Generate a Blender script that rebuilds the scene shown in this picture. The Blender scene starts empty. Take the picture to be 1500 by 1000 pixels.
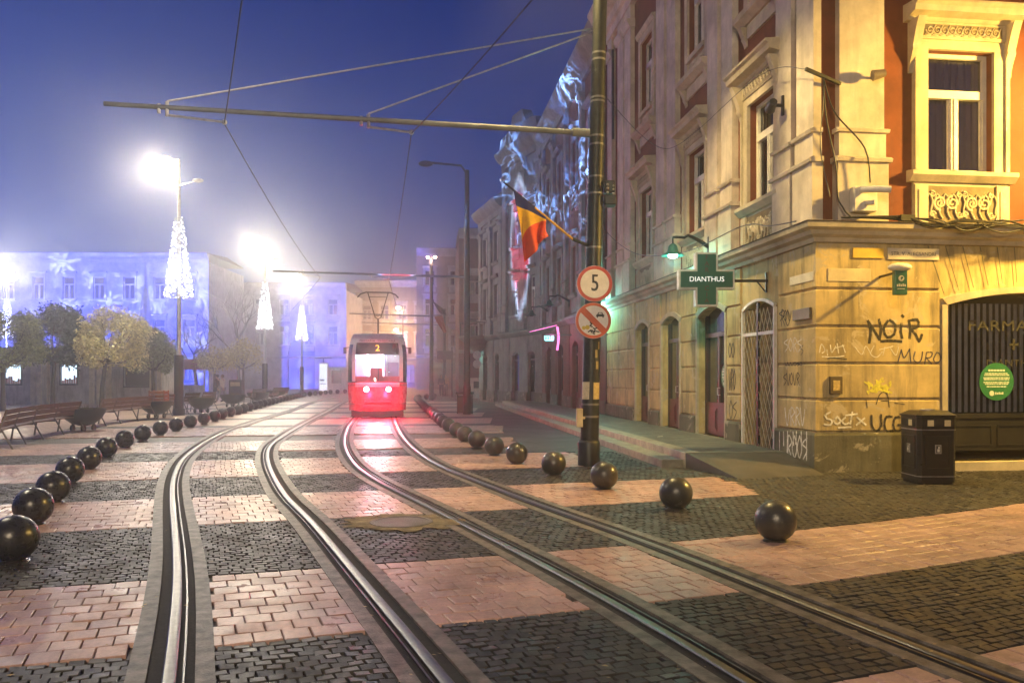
import bpy, bmesh, math, random
import numpy as np
from mathutils import Vector, Matrix
R = math.radians
random.seed(7)
rng = np.random.default_rng(11)
SC = bpy.context.scene
COL = SC.collection
CAM_H, FPX, PX0, PY0 = 1.62, 1167.0, 750.0, 551.0

# ------------------------------------------------------------------ helpers
def at(px, py, Y):
    return Vector(((px - PX0) / FPX * Y, Y, CAM_H + (PY0 - py) / FPX * Y))
def gnd(px, py):
    Y = CAM_H * FPX / (py - PY0)
    return Vector(((px - PX0) / FPX * Y, Y, 0.0))

class MB:
    """collects faces in world coordinates; build() links them as one mesh object"""
    def __init__(self): self.v = []; self.f = []
    def add(self, verts, faces):
        n = len(self.v)
        self.v += [tuple(p) for p in verts]
        self.f += [tuple(i + n for i in fc) for fc in faces]
        return self
    def quad(self, a, b, c, d): return self.add([a, b, c, d], [(0, 1, 2, 3)])
    def box(self, x0, x1, y0, y1, z0, z1, M=None):
        p = [Vector(q) for q in ((x0,y0,z0),(x1,y0,z0),(x1,y1,z0),(x0,y1,z0),(x0,y0,z1),(x1,y0,z1),(x1,y1,z1),(x0,y1,z1))]
        if M: p = [M @ q for q in p]
        return self.add(p, [(0,3,2,1),(4,5,6,7),(0,1,5,4),(1,2,6,5),(2,3,7,6),(3,0,4,7)])
    def bar(self, a, b, w, h):
        a, b = Vector(a), Vector(b); d = (b - a).normalized()
        up = Vector((0,0,1)) if abs(d.z) < .9 else Vector((0,1,0))
        s = d.cross(up).normalized(); u = s.cross(d).normalized()
        p = []
        for c in (a, b):
            for i, j in ((-1,-1),(1,-1),(1,1),(-1,1)): p.append(c + s*(i*w/2) + u*(j*h/2))
        return self.add(p, [(3,2,1,0),(4,5,6,7),(0,1,5,4),(1,2,6,5),(2,3,7,6),(3,0,4,7)])
    def tube(self, pts, r, n=8, caps=True):
        pts = [Vector(p) for p in pts]; rs = r if isinstance(r, (list, tuple)) else [r]*len(pts)
        vs = []; prev = None
        for i, p in enumerate(pts):
            d = (pts[min(i+1, len(pts)-1)] - pts[max(i-1, 0)])
            if d.length < 1e-9: d = Vector((0,0,1))
            d.normalize()
            if prev is None:
                a = Vector((0,0,1)) if abs(d.z) < .9 else Vector((1,0,0))
                s = d.cross(a).normalized()
            else:
                s = prev - d * prev.dot(d)
                s = s.normalized() if s.length > 1e-6 else d.orthogonal().normalized()
            prev = s; u = d.cross(s)
            for k in range(n):
                an = 2*math.pi*k/n
                vs.append(p + (s*math.cos(an) + u*math.sin(an))*rs[i])
        fs = []
        for i in range(len(pts)-1):
            for k in range(n):
                k2 = (k+1) % n
                fs.append((i*n+k, i*n+k2, (i+1)*n+k2, (i+1)*n+k))
        if caps:
            fs.append(tuple(range(n))[::-1]); fs.append(tuple(range((len(pts)-1)*n, len(pts)*n)))
        return self.add(vs, fs)
    def lathe(self, prof, n=16, M=None, caps=True):
        vs = []
        for r, z in prof:
            for k in range(n):
                a = 2*math.pi*k/n; q = Vector((r*math.cos(a), r*math.sin(a), z))
                vs.append(M @ q if M else q)
        fs = []
        for i in range(len(prof)-1):
            for k in range(n):
                k2 = (k+1) % n
                fs.append((i*n+k, i*n+k2, (i+1)*n+k2, (i+1)*n+k))
        if caps:
            fs.append(tuple(range(n))[::-1]); fs.append(tuple(range((len(prof)-1)*n, len(prof)*n)))
        return self.add(vs, fs)
    def sphere(self, c, r, nu=16, nv=10, sc=(1,1,1)):
        prof = [(math.sin(math.pi*i/nv)*r, -math.cos(math.pi*i/nv)*r) for i in range(nv+1)]
        prof[0] = (r*.01, -r); prof[-1] = (r*.01, r)
        M = Matrix.Translation(c) @ Matrix.Diagonal((*sc, 1))
        return self.lathe(prof, nu, M)
    def prism(self, poly, M, depth):
        """poly in local xz, extruded along local y from 0 to depth"""
        n = len(poly)
        a = [M @ Vector((x, 0, z)) for x, z in poly]; b = [M @ Vector((x, depth, z)) for x, z in poly]
        return self.add(a + b, [tuple(range(n)), tuple(range(n, 2*n))[::-1]] + [(i, i+n, (i+1) % n + n, (i+1) % n) for i in range(n)])
    def build(self, name, mat, parent=None, smooth=None, local=False, bevel=0):
        me = bpy.data.meshes.new(name)
        off = Vector((0,0,0))
        if parent is not None and not local:
            q = parent
            while q is not None: off += q.location; q = q.parent
        if off.length: vv = [(x-off.x, y-off.y, z-off.z) for x, y, z in self.v]
        else: vv = self.v
        me.from_pydata(vv, [], self.f)
        bm = bmesh.new(); bm.from_mesh(me)
        bmesh.ops.recalc_face_normals(bm, faces=bm.faces)
        bm.to_mesh(me); bm.free()
        if smooth is not None:
            for p in me.polygons: p.use_smooth = True
            me.set_sharp_from_angle(angle=R(smooth))
        me.materials.append(mat)
        o = bpy.data.objects.new(name, me); COL.objects.link(o)
        if parent is not None: o.parent = parent
        if bevel:
            m = o.modifiers.new('bevel', 'BEVEL'); m.width = bevel; m.segments = 2; m.limit_method = 'ANGLE'
        return o

def tag(o, label=None, cat=None, group=None, kind=None):
    if label: o['label'] = label
    if cat: o['category'] = cat
    if group: o['group'] = group
    if kind: o['kind'] = kind
    return o
def thing(name, loc, label, cat, group=None, rz=0):
    o = bpy.data.objects.new(name, None); COL.objects.link(o)
    o.location = loc; o.rotation_euler = (0,0,rz); o.empty_display_size = .2
    return tag(o, label, cat, group)
def kids(o): return [c for c in bpy.data.objects if c.parent == o]
def copy_tree(o, parent=None):
    c = o.copy(); COL.objects.link(c)
    if parent is not None: c.parent = parent
    for ch in kids(o): copy_tree(ch, c)
    return c
def catmull(pts, step):
    P = [Vector(p) for p in pts]; out = []
    for i in range(len(P)-1):
        p0 = P[max(i-1,0)]; p1 = P[i]; p2 = P[i+1]; p3 = P[min(i+2, len(P)-1)]
        n = max(1, int((p2-p1).length/step))
        for k in range(n):
            t = k/n
            out.append(.5*((2*p1) + (p2-p0)*t + (2*p0-5*p1+4*p2-p3)*t*t + (3*p1-p0-3*p2+p3)*t**3))
    out.append(P[-1]); return out
def smoothed(pts, it=2):
    for _ in range(it):
        q = [pts[0]]
        for i in range(1, len(pts)-1): q.append((pts[i-1] + 2*pts[i] + pts[i+1])/4)
        q.append(pts[-1]); pts = q
    return pts
_tc = {}
def text_mesh(s, size, align='CENTER'):
    key = (s, size, align)
    if key in _tc: return _tc[key]
    cu = bpy.data.curves.new('t', 'FONT'); cu.body = s; cu.size = size; cu.align_x = align; cu.align_y = 'CENTER'; cu.resolution_u = 3
    ob = bpy.data.objects.new('t', cu); COL.objects.link(ob)
    bpy.context.view_layer.update()
    dg = bpy.context.evaluated_depsgraph_get()
    ev = ob.evaluated_get(dg); me = ev.to_mesh()
    r = ([tuple(v.co) for v in me.vertices], [tuple(p.vertices) for p in me.polygons])
    ev.to_mesh_clear(); bpy.data.objects.remove(ob); bpy.data.curves.remove(cu)
    _tc[key] = r; return r

class Frame:
    """a facade plane: t along the wall, z up, d outwards"""
    def __init__(s, O, u, n): s.O = Vector((O[0], O[1], 0)); s.u = Vector((u[0], u[1], 0)).normalized(); s.n = Vector((n[0], n[1], 0)).normalized()
    def p(s, t, z=0, d=0): return s.O + s.u*t + s.n*d + Vector((0,0,z))
    def box(s, mb, t0, t1, z0, z1, d0, d1):
        P = s.p
        mb.add([P(t0,z0,d0),P(t1,z0,d0),P(t1,z0,d1),P(t0,z0,d1),P(t0,z1,d0),P(t1,z1,d0),P(t1,z1,d1),P(t0,z1,d1)],
               [(0,3,2,1),(4,5,6,7),(0,1,5,4),(1,2,6,5),(2,3,7,6),(3,0,4,7)])
    def extr(s, mb, prof, t0, t1, m0=0, m1=0):
        """moulding: profile of (d,z) swept along t; m = mitre factor at the ends (t shifts by m*d)"""
        n = len(prof); a = [s.p(t0 + m0*d, z, d) for d, z in prof]; b = [s.p(t1 + m1*d, z, d) for d, z in prof]
        mb.add(a + b, [(i, (i+1) % n, (i+1) % n + n, i + n) for i in range(n)] + [tuple(range(n))[::-1], tuple(range(n, 2*n))])
    def M(s, t, z, d=0):
        return Matrix(((s.u.x, -s.n.x, 0, 0), (s.u.y, -s.n.y, 0, 0), (0, 0, 1, 0), (0,0,0,1))).copy() if False else Matrix.Translation(s.p(t, z, d)) @ Matrix(((s.u.x, s.n.x, 0, 0), (s.u.y, s.n.y, 0, 0), (0, 0, 1, 0), (0, 0, 0, 1)))
    def panel(s, mb, t0, t1, z0, z1, ops, d, reveal=.22):
        ts = sorted({t0, t1, *[o[0] for o in ops], *[o[1] for o in ops]}); zs = sorted({z0, z1, *[o[2] for o in ops], *[o[3] for o in ops]})
        ts = [t for t in ts if t0 <= t <= t1]; zs = [z for z in zs if z0 <= z <= z1]
        for i in range(len(ts)-1):
            for j in range(len(zs)-1):
                tc = (ts[i]+ts[i+1])/2; zc = (zs[j]+zs[j+1])/2
                if any(o[0] < tc < o[1] and o[2] < zc < o[3] for o in ops): continue
                mb.quad(s.p(ts[i],zs[j],d), s.p(ts[i+1],zs[j],d), s.p(ts[i+1],zs[j+1],d), s.p(ts[i],zs[j+1],d))
        for o in ops:
            a, b, c, e = o[:4]; rise = o[4] if len(o) > 4 else 0
            P = s.p
            if rise:
                N = 12; pts = [(a + (b-a)*k/N, e - rise*(2*k/N-1)**2) for k in range(N+1)]
                for k in range(N):
                    (x0, y0), (x1, y1) = pts[k], pts[k+1]
                    mb.quad(P(x0,y0,d), P(x1,y1,d), P(x1,e,d), P(x0,e,d))
                    mb.quad(P(x0,y0,d), P(x1,y1,d), P(x1,y1,d-reveal), P(x0,y0,d-reveal))
                top = e - rise
            else:
                mb.quad(P(a,e,d), P(b,e,d), P(b,e,d-reveal), P(a,e,d-reveal)); top = e
            mb.quad(P(a,c,d), P(a,top,d), P(a,top,d-reveal), P(a,c,d-reveal))
            mb.quad(P(b,c,d), P(b,top,d), P(b,top,d-reveal), P(b,c,d-reveal))
            mb.quad(P(a,c,d), P(b,c,d), P(b,c,d-reveal), P(a,c,d-reveal))
    def text(s, mb, txt, size, t, z, d, flip=False, sx=1, align='CENTER', thick=.004):
        vs, fs = text_mesh(txt, size, align); k = -1 if flip else 1
        n = len(vs)
        # reading direction runs along +t (k=1) or -t (k=-1)
        mb.add([s.p(t + k*sx*x, z + y, d) for x, y, _ in vs], fs)

# ------------------------------------------------------------------ materials
def nodes(name):
    m = bpy.data.materials.new(name); m.use_nodes = True
    nt = m.node_tree; nt.nodes.clear()
    out = nt.nodes.new('ShaderNodeOutputMaterial'); b = nt.nodes.new('ShaderNodeBsdfPrincipled')
    nt.links.new(b.outputs[0], out.inputs[0])
    return m, nt, b
def N(nt, t, **kw):
    n = nt.nodes.new(t)
    for k, v in kw.items(): setattr(n, k, v)
    return n
def L(nt, a, b): nt.links.new(a, b)
def ramp(nt, fac, stops):
    r = N(nt, 'ShaderNodeValToRGB')
    while len(r.color_ramp.elements) < len(stops): r.color_ramp.elements.new(.5)
    for e, (p, c) in zip(r.color_ramp.elements, stops):
        e.position = p; e.color = c if len(c) == 4 else (*c, 1)
    L(nt, fac, r.inputs[0]); return r
def coords(nt, scale=(1,1,1)):
    g = N(nt, 'ShaderNodeNewGeometry'); mp = N(nt, 'ShaderNodeMapping'); mp.inputs['Scale'].default_value = scale
    L(nt, g.outputs['Position'], mp.inputs[0]); return mp.outputs[0]
def noise(nt, vec, scale, detail=4, rough=.55, dist=0):
    n = N(nt, 'ShaderNodeTexNoise'); n.inputs['Scale'].default_value = scale; n.inputs['Detail'].default_value = detail
    n.inputs['Roughness'].default_value = rough; n.inputs['Distortion'].default_value = dist
    L(nt, vec, n.inputs['Vector']); return n.outputs['Fac']
def bump(nt, b, h, strength=.3, dist=.01):
    bp = N(nt, 'ShaderNodeBump'); bp.inputs['Strength'].default_value = strength; bp.inputs['Distance'].default_value = dist
    L(nt, h, bp.inputs['Height']); L(nt, bp.outputs[0], b.inputs['Normal'])
def mulc(c, k): return tuple(min(1, x*k) for x in c)
def mat(name, c, rough=.6, metal=0, var=.25, scale=3.0, bmp=.15, bscale=40, spec=.5, c2=None, rvar=.15, stretch=(1,1,1)):
    m, nt, b = nodes(name)
    v = coords(nt, stretch)
    n = noise(nt, v, scale, 6, .6)
    lo = c2 if c2 else mulc(c, 1-var); hi = c if c2 else mulc(c, 1+var)
    r = ramp(nt, n, [(.32, lo), (.68, hi)])
    L(nt, r.outputs[0], b.inputs['Base Color'])
    rr = N(nt, 'ShaderNodeMapRange'); rr.inputs['To Min'].default_value = max(.03, rough-rvar); rr.inputs['To Max'].default_value = min(1, rough+rvar)
    L(nt, noise(nt, v, scale*2.7, 3), rr.inputs[0]); L(nt, rr.outputs[0], b.inputs['Roughness'])
    b.inputs['Metallic'].default_value = metal; b.inputs['Specular IOR Level'].default_value = spec
    if bmp: bump(nt, b, noise(nt, v, bscale, 4, .6), bmp, .006)
    return m
def emit(name, c, s, sampling='AUTO'):
    m = bpy.data.materials.new(name); m.use_nodes = True; nt = m.node_tree; nt.nodes.clear()
    o = N(nt, 'ShaderNodeOutputMaterial'); e = N(nt, 'ShaderNodeEmission')
    e.inputs[0].default_value = (*c, 1); e.inputs[1].default_value = s; L(nt, e.outputs[0], o.inputs[0])
    m.cycles.emission_sampling = sampling
    return m
def stucco(name, c, grime=.35, streak=True, gc=(.09,.08,.06), bstr=.25, patch=None):
    """painted render with drips, blotches and patches of bare plaster"""
    m, nt, b = nodes(name)
    v = coords(nt)
    base = ramp(nt, noise(nt, v, 1.3, 5, .65), [(.3, mulc(c, .6)), (.7, mulc(c, 1.18))])
    col = base.outputs[0]
    vs = coords(nt, (3.2, 3.2, .35))
    st = ramp(nt, noise(nt, vs, 1.6, 6, .65), [(.48, (0,0,0)), (.72, (1,1,1))])
    mx = N(nt, 'ShaderNodeMix', data_type='RGBA'); mx.inputs[7].default_value = (*gc, 1)
    k = N(nt, 'ShaderNodeMath', operation='MULTIPLY'); k.inputs[1].default_value = grime
    L(nt, st.outputs[0], k.inputs[0]); L(nt, k.outputs[0], mx.inputs[0]); L(nt, col, mx.inputs[6]); col = mx.outputs[2]
    if patch:
        pt = ramp(nt, noise(nt, v, 2.1, 8, .7, .6), [(.57, (0,0,0)), (.6, (1,1,1))])
        m2 = N(nt, 'ShaderNodeMix', data_type='RGBA'); m2.inputs[7].default_value = (*patch, 1)
        L(nt, pt.outputs[0], m2.inputs[0]); L(nt, col, m2.inputs[6]); col = m2.outputs[2]
    L(nt, col, b.inputs['Base Color']); b.inputs['Roughness'].default_value = .82; b.inputs['Specular IOR Level'].default_value = .25
    h = N(nt, 'ShaderNodeMath', operation='ADD'); L(nt, noise(nt, v, 9, 5, .6), h.inputs[0]); L(nt, noise(nt, v, 90, 3, .6), h.inputs[1])
    bump(nt, b, h.outputs[0], bstr, .012)
    return m
def stone_mat(name, cols, rough, bstr=.35, bscale=60, spec=.6):
    """stones of a paving: each one its own tone"""
    m, nt, b = nodes(name)
    g = N(nt, 'ShaderNodeNewGeometry'); v = coords(nt)
    r = ramp(nt, g.outputs['Random Per Island'], [(i/(len(cols)-1), c) for i, c in enumerate(cols)])
    n = ramp(nt, noise(nt, v, 1.3, 7, .68), [(.3, (.5,.5,.5)), (.66, (1.15,1.15,1.15))])
    n2 = ramp(nt, noise(nt, v, 26, 5, .7), [(.3, (.72,.72,.72)), (.65, (1.08,1.08,1.08))])
    mx = N(nt, 'ShaderNodeMix', data_type='RGBA', blend_type='MULTIPLY'); mx.inputs[0].default_value = 1
    L(nt, r.outputs[0], mx.inputs[6]); L(nt, n.outputs[0], mx.inputs[7])
    m2 = N(nt, 'ShaderNodeMix', data_type='RGBA', blend_type='MULTIPLY'); m2.inputs[0].default_value = 1
    L(nt, mx.outputs[2], m2.inputs[6]); L(nt, n2.outputs[0], m2.inputs[7])
    L(nt, m2.outputs[2], b.inputs['Base Color'])
    rr = N(nt, 'ShaderNodeMapRange'); rr.inputs['From Min'].default_value = .3; rr.inputs['From Max'].default_value = .7
    rr.inputs['To Min'].default_value = rough-.14; rr.inputs['To Max'].default_value = rough+.16
    L(nt, noise(nt, v, 3.1, 5, .6), rr.inputs[0]); L(nt, rr.outputs[0], b.inputs['Roughness'])
    b.inputs['Specular IOR Level'].default_value = spec
    bump(nt, b, noise(nt, v, bscale, 6, .7), bstr, .008)
    return m
def glass(name, c=(.02,.025,.035), rough=.06):
    m, nt, b = nodes(name)
    b.inputs['Base Color'].default_value = (*c, 1); b.inputs['Roughness'].default_value = rough; b.inputs['Specular IOR Level'].default_value = 1; b.inputs['IOR'].default_value = 2.1
    bump(nt, b, noise(nt, coords(nt), 1.7, 2), .05, .02)
    return m

M = {}
M['cobble'] = stone_mat('wet_cobble', [(.015,.0145,.014), (.04,.037,.032), (.024,.0225,.021), (.06,.055,.046), (.032,.03,.027)], .48, spec=.5)
M['paver'] = stone_mat('pale_paver', [(.46,.285,.235), (.55,.355,.30), (.49,.305,.25), (.60,.40,.34)], .37, .18, 90)
M['concrete'] = mat('edging_concrete', (.125,.11,.092), .5, var=.65, scale=9, bmp=.6, bscale=60)
M['rail'] = mat('polished_rail', (.21,.205,.195), .38, 1, var=.15, scale=14, bmp=.05, rvar=.08)
M['bed'] = mat('rail_bed', (.016,.015,.013), .8, var=.5, scale=30, bmp=.6, bscale=120)
M['asphalt'] = mat('damp_asphalt', (.075,.068,.058), .5, var=.4, scale=1.2, bmp=.4, bscale=120)
M['ball'] = mat('ball_stone', (.026,.027,.026), .3, var=.5, scale=7, rvar=.22, bmp=.12, bscale=70, c2=(.016,.016,.016))
def scuffed(m, c, lo=.6):
    nt = m.node_tree; b = [n for n in nt.nodes if n.type == 'BSDF_PRINCIPLED'][0]; src = b.inputs['Base Color'].links[0].from_socket
    s = ramp(nt, noise(nt, coords(nt), 13, 8, .75, .4), [(lo, (0,0,0)), (lo+.07, (.8,.8,.8))]); mx = N(nt, 'ShaderNodeMix', data_type='RGBA'); mx.inputs[7].default_value = (*c, 1)
    L(nt, s.outputs[0], mx.inputs[0]); L(nt, src, mx.inputs[6]); L(nt, mx.outputs[2], b.inputs['Base Color']); return m
M['ballgrey'] = mat('ball_stone_lit', (.06,.056,.044), .34, var=.5, scale=5, bmp=.12, bscale=70, c2=(.03,.029,.024))  # right row: same stone, greyer because the lamplight is put into its colour
scuffed(M['ball'], (.10,.095,.085), .6); scuffed(M['ballgrey'], (.15,.14,.12), .58)
M['pole'] = mat('pole_paint', (.018,.021,.018), .45, .1, var=.5, scale=9, bmp=.12, bscale=60)
M['blackmetal'] = mat('black_metal', (.018,.018,.019), .38, .3, var=.3, scale=9, bmp=.05)
M['steel'] = mat('galvanised_steel', (.5,.5,.5), .35, .9, var=.2, scale=9, bmp=.05)
M['wire'] = mat('wire', (.10,.10,.11), .5, .5, bmp=0)
M['stucco'] = stucco('ochre_stucco', (.58,.45,.21), .8, patch=(.5,.42,.27))
M['cream'] = stucco('cream_stucco', (.66,.59,.49), .3, gc=(.17,.13,.09))
M['red'] = stucco('terracotta_stucco', (.19,.052,.02), .3, gc=(.1,.04,.03))
M['trim'] = stucco('trim_plaster', (.56,.49,.36), .3, gc=(.16,.13,.09))
M['plinth'] = stucco('damp_plinth', (.16,.15,.10), .75, gc=(.05,.05,.035), bstr=.6, patch=(.34,.31,.23))
M['white'] = mat('white_paint', (.68,.66,.6), .45, var=.12, scale=6, bmp=.08)
M['glass'] = glass('dark_glass')
M['dark'] = mat('dark_void', (.012,.011,.012), .7, bmp=0)
M['wood'] = mat('dark_door', (.045,.022,.018), .4, var=.4, scale=5, bmp=.15, stretch=(6,6,.8))
M['black'] = mat('black_paint', (.02,.02,.02), .4, var=.3, bmp=.05)
M['blackplastic'] = mat('bin_plastic', (.016,.016,.016), .33, var=.3, bmp=.06)
M['dimtrim'] = stucco('dimmed_trim_plaster', (.26,.24,.21), .5, gc=(.07,.065,.06))  # cream trim of the further houses, darkened to stand in for weaker light
M['roof'] = mat('dark_roof', (.07,.05,.045), .8, bmp=.3)
SKY, FOG, EXPO = 1.5, 0.0046, 0.15
# ------------------------------------------------------------------ ground, paving, tracks
def slope(Yc): return max(.15, .33 - .009*max(0, Yc-6))
def quadr(Yc): return .02*min(1, max(0, (13-Yc)/4))
def wp(x, Yc): return Yc + slope(Yc)*x + quadr(Yc)*max(0, x)**2
def inv(x, Y):
    Yc = Y
    for _ in range(12): Yc = Yc - (wp(x, Yc) - Y)/max(.3, 1 - .009*x)
    return Yc
LIGHT = [(1.5,3.55),(5.3,7.15),(9.6,11.7),(13.85,16.5),(18.3,20.9),(22.8,26.1),(27.5,31),(32.2,35.7),(37.2,41),(42.5,46.5),(48,52)]
PXR = {
 'A': [(248,1000),(252,964),(257,928),(260,892),(261,856),(260,820),(257,784),(253.5,748),(252.5,712),(257,694),(266,676),(286,658),(315,640),(344,627),(384,614),(431,600),(455,590.5),(490,581)],
 'B': [(651,1000),(623,964),(594,931),(558,888),(522,845),(486,802),(450,759),(425,738),(407,712),(394,685),(391,667),(396,653),(409,643),(433,628),(460,613),(487,599),(500,591),(520,581)],
 'C': [(1089,1000),(1052,977),(1001,945),(950,913),(900,888),(846,856),(774,820),(738,800),(684,773),(630,744),(594,727),(551,705),(522,684),(508,664),(504,648),(506,636),(511,624),(521,611)],
 'D': [(1463,1000),(1427,986),(1353,958),(1280,930),(1207,901),(1133,871),(1060,842),(1000,818),(950,799),(900,780),(846,762),(774,736),(713,712),(673,696),(647,685),(620,669),(601,653),(590,640),(581,624),(577,611)]}
RAIL = {}
for k, pp in PXR.items():
    w = [gnd(*p) for p in pp]
    if k in 'CD':
        d = Vector((-.95, 5.6, 0)).normalized()
        for q in (6, 14, 26): w.append(w[len(pp)-1] + d*q)
    w.insert(0, w[0] + (w[0]-w[1]).normalized()*2.2)
    RAIL[k] = smoothed(catmull(w, .25), 14)
INNER = {'A': 1, 'B': -1, 'C': 1, 'D': -1}          # which side the groove is on (+1: to the right)
def offset(line, s):
    out = []
    for i, p in enumerate(line):
        d = (line[min(i+1, len(line)-1)] - line[max(i-1, 0)]).normalized()
        out.append(p + Vector((d.y, -d.x, 0))*s)
    return out
RP = np.array([[p.x, p.y] for k in RAIL for p in RAIL[k]])
RNn = np.array([[n.x, n.y] for k in RAIL for n in [b - a for a, b in zip(offset(RAIL[k], 0), offset(RAIL[k], 1))]])
def rail_dist(x, y):
    """signed distance to the nearest rail and that rail's side normal"""
    i = int(((RP[:,0]-x)**2 + (RP[:,1]-y)**2).argmin())
    return (x-RP[i,0])*RNn[i,0] + (y-RP[i,1])*RNn[i,1], RNn[i]
def strip(mb, line, a, b, z, side, z2=None):
    la, lb = offset(line, a*side), offset(line, b*side)
    n = len(line); zb = -.01
    vs = [(p.x, p.y, zb) for p in la] + [(p.x, p.y, z) for p in la] + [(p.x, p.y, z if z2 is None else z2) for p in lb] + [(p.x, p.y, zb) for p in lb]
    fs = []
    for i in range(n-1):
        for r in range(3): fs.append((r*n+i, r*n+i+1, (r+1)*n+i+1, (r+1)*n+i))
    fs += [(0, n, 2*n, 3*n), (n-1, 2*n-1, 3*n-1, 4*n-1)]
    mb.add(vs, fs)
def ribbon(mb, line, prof, side):
    n = len(line); vs = []
    for s, z in prof: vs += [(p.x, p.y, z) for p in offset(line, s*side)]
    m = len(prof)
    mb.add(vs, [(r*n+i, r*n+i+1, (r+1)*n+i+1, (r+1)*n+i) for r in range(m-1) for i in range(n-1)])

def ground_mat():
    m, nt, b = nodes('ground_setts')
    v = coords(nt)
    br = N(nt, 'ShaderNodeTexBrick'); br.inputs['Scale'].default_value = 1; br.inputs['Brick Width'].default_value = .11; br.inputs['Row Height'].default_value = .11
    br.inputs['Mortar Size'].default_value = .012; br.inputs['Mortar Smooth'].default_value = .6; br.inputs['Bias'].default_value = 0
    br.inputs['Color1'].default_value = (.06,.053,.042,1); br.inputs['Color2'].default_value = (.10,.088,.07,1); br.inputs['Mortar'].default_value = (.03,.027,.022,1)
    mp = N(nt, 'ShaderNodeMapping'); mp.inputs['Rotation'].default_value = (0,0,R(-16)); L(nt, v, mp.inputs[0]); L(nt, mp.outputs[0], br.inputs['Vector'])
    ns = ramp(nt, noise(nt, v, .5, 6, .65), [(.3, (.6,.6,.6)), (.7, (1.25,1.22,1.15))])
    mx = N(nt, 'ShaderNodeMix', data_type='RGBA', blend_type='MULTIPLY'); mx.inputs[0].default_value = 1
    L(nt, br.outputs['Color'], mx.inputs[6]); L(nt, ns.outputs[0], mx.inputs[7]); L(nt, mx.outputs[2], b.inputs['Base Color'])
    rr = N(nt, 'ShaderNodeMapRange'); rr.inputs['To Min'].default_value = .35; rr.inputs['To Max'].default_value = .65; L(nt, noise(nt, v, .8, 4), rr.inputs[0]); L(nt, rr.outputs[0], b.inputs['Roughness'])
    h = N(nt, 'ShaderNodeMath', operation='MULTIPLY_ADD'); h.inputs[1].default_value = -1.2
    L(nt, br.outputs['Fac'], h.inputs[0]); L(nt, noise(nt, v, 38, 4, .65), h.inputs[2]); bump(nt, b, h.outputs[0], .75, .014)
    return m
M['ground'] = ground_mat()
g = MB()
nx, ny = 50, 50
X = [-170 + 280*i/nx for i in range(nx+1)]; Yy = [-24 + 190*i/ny for i in range(ny+1)]
g.add([(x, y, 0) for y in Yy for x in X], [(j*(nx+1)+i, j*(nx+1)+i+1, (j+1)*(nx+1)+i+1, (j+1)*(nx+1)+i) for j in range(ny) for i in range(nx)])
tag(g.build('ground', M['ground']), kind='structure')

# stones laid one by one near the camera
def lim_left(Y): return -13.2
def band_right(Yc, x):
    """how far the pale bands run to the right of the tracks"""
    if Yc < 8: return 11
    if Yc < 13: return 3.3
    if Yc < 17: return 1.9 - .2*(Yc-13)
    return -.1*Yc + 2.0
FLO = Vector((5.075, 13.31, 0)); FLu = Vector((-.1196, .9928, 0)).normalized(); FLn = Vector((-.9928, -.1196, 0)).normalized()
FRu = Vector((.9928, .1196, 0)).normalized(); FRn = Vector((.1196, -.9928, 0)).normalized()
def in_building(x, y):
    q = Vector((x, y, 0)) - FLO
    return q.dot(FLn) < .05 and q.dot(FRn) < .05
def on_walk(x, y):
    q = Vector((x, y, 0)) - FLO
    return q.dot(FLn) < 2.5 and q.dot(FRn) < -.35 and not in_building(x, y) or (q.dot(FRn) < .05 and q.dot(FLn) < 1.45 and q.dot(FLn) > 0)
def stones(Y0, Y1, dx, dr, gap, h, want, jit, tilt):
    vs, fs = [], []
    nrow = int((Y1-Y0)/dr)
    for r in range(nrow):
        Yc = Y0 + (r+.5)*dr
        off = (r % 2)*.5*dx + random.uniform(-.12, .12)*dx
        xm = .85*(Yc+4) + 2 + .36*(Yc-Y0)
        i0, i1 = int(-xm/dx), int(xm/dx)
        for i in range(i0, i1+1):
            x = i*dx + off - .36*(Yc-Y0); Y = wp(x, Yc)
            if Y < 3.4 or abs(x) > .8*Y + 1.6 or Y > 26: continue
            if not want(x, Yc, Y): continue
            if in_building(x, Y) or on_walk(x, Y): continue
            sd, _ = rail_dist(x, Y); clip = 0
            if abs(sd) < .45:
                if abs(sd) < .19 - dx*.1: continue
                clip = 1 if sd > 0 else -1
            hx, hy = dx/2 - gap/2, dr/2 - gap/2
            cx = x + random.uniform(-jit, jit); cy = Yc + random.uniform(-jit, jit)
            zz = h + random.uniform(-tilt, tilt); tx, ty = random.uniform(-tilt, tilt)*1.3, random.uniform(-tilt, tilt)*1.3
            b = len(vs); e = min(hx, hy)*(.16 if tilt > .003 else .06); dz = .007 if tilt > .003 else .003
            cs = [(-1,-1),(1,-1),(1,1),(-1,1)]
            js = [(random.uniform(-jit, jit)*.7, random.uniform(-jit, jit)*.7) for _ in cs]
            def pt(a, c, z): xx = cx + a - .36*c; return (xx, wp(xx, cy+c), z)
            for (sx, sy), (jx, jy) in zip(cs, js): vs.append(pt(sx*hx+jx, sy*hy+jy, -.005))
            for (sx, sy), (jx, jy) in zip(cs, js): vs.append(pt(sx*hx+jx, sy*hy+jy, zz-dz+tx*sx+ty*sy))
            for (sx, sy), (jx, jy) in zip(cs, js): vs.append(pt(sx*(hx-e)+jx, sy*(hy-e)+jy, zz+tx*sx+ty*sy))
            if clip:
                for q in range(b, b+12):
                    px_, py_, pz_ = vs[q]; s_, n_ = rail_dist(px_, py_); need = .195 - s_*clip
                    if need > 0: vs[q] = (px_ + n_[0]*need*clip, py_ + n_[1]*need*clip, pz_)
            for k in range(4):
                k2 = (k+1) % 4
                fs.append((b+k, b+k2, b+4+k2, b+4+k)); fs.append((b+4+k, b+4+k2, b+8+k2, b+8+k))
            fs.append((b+8, b+9, b+10, b+11))
    return vs, fs
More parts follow.
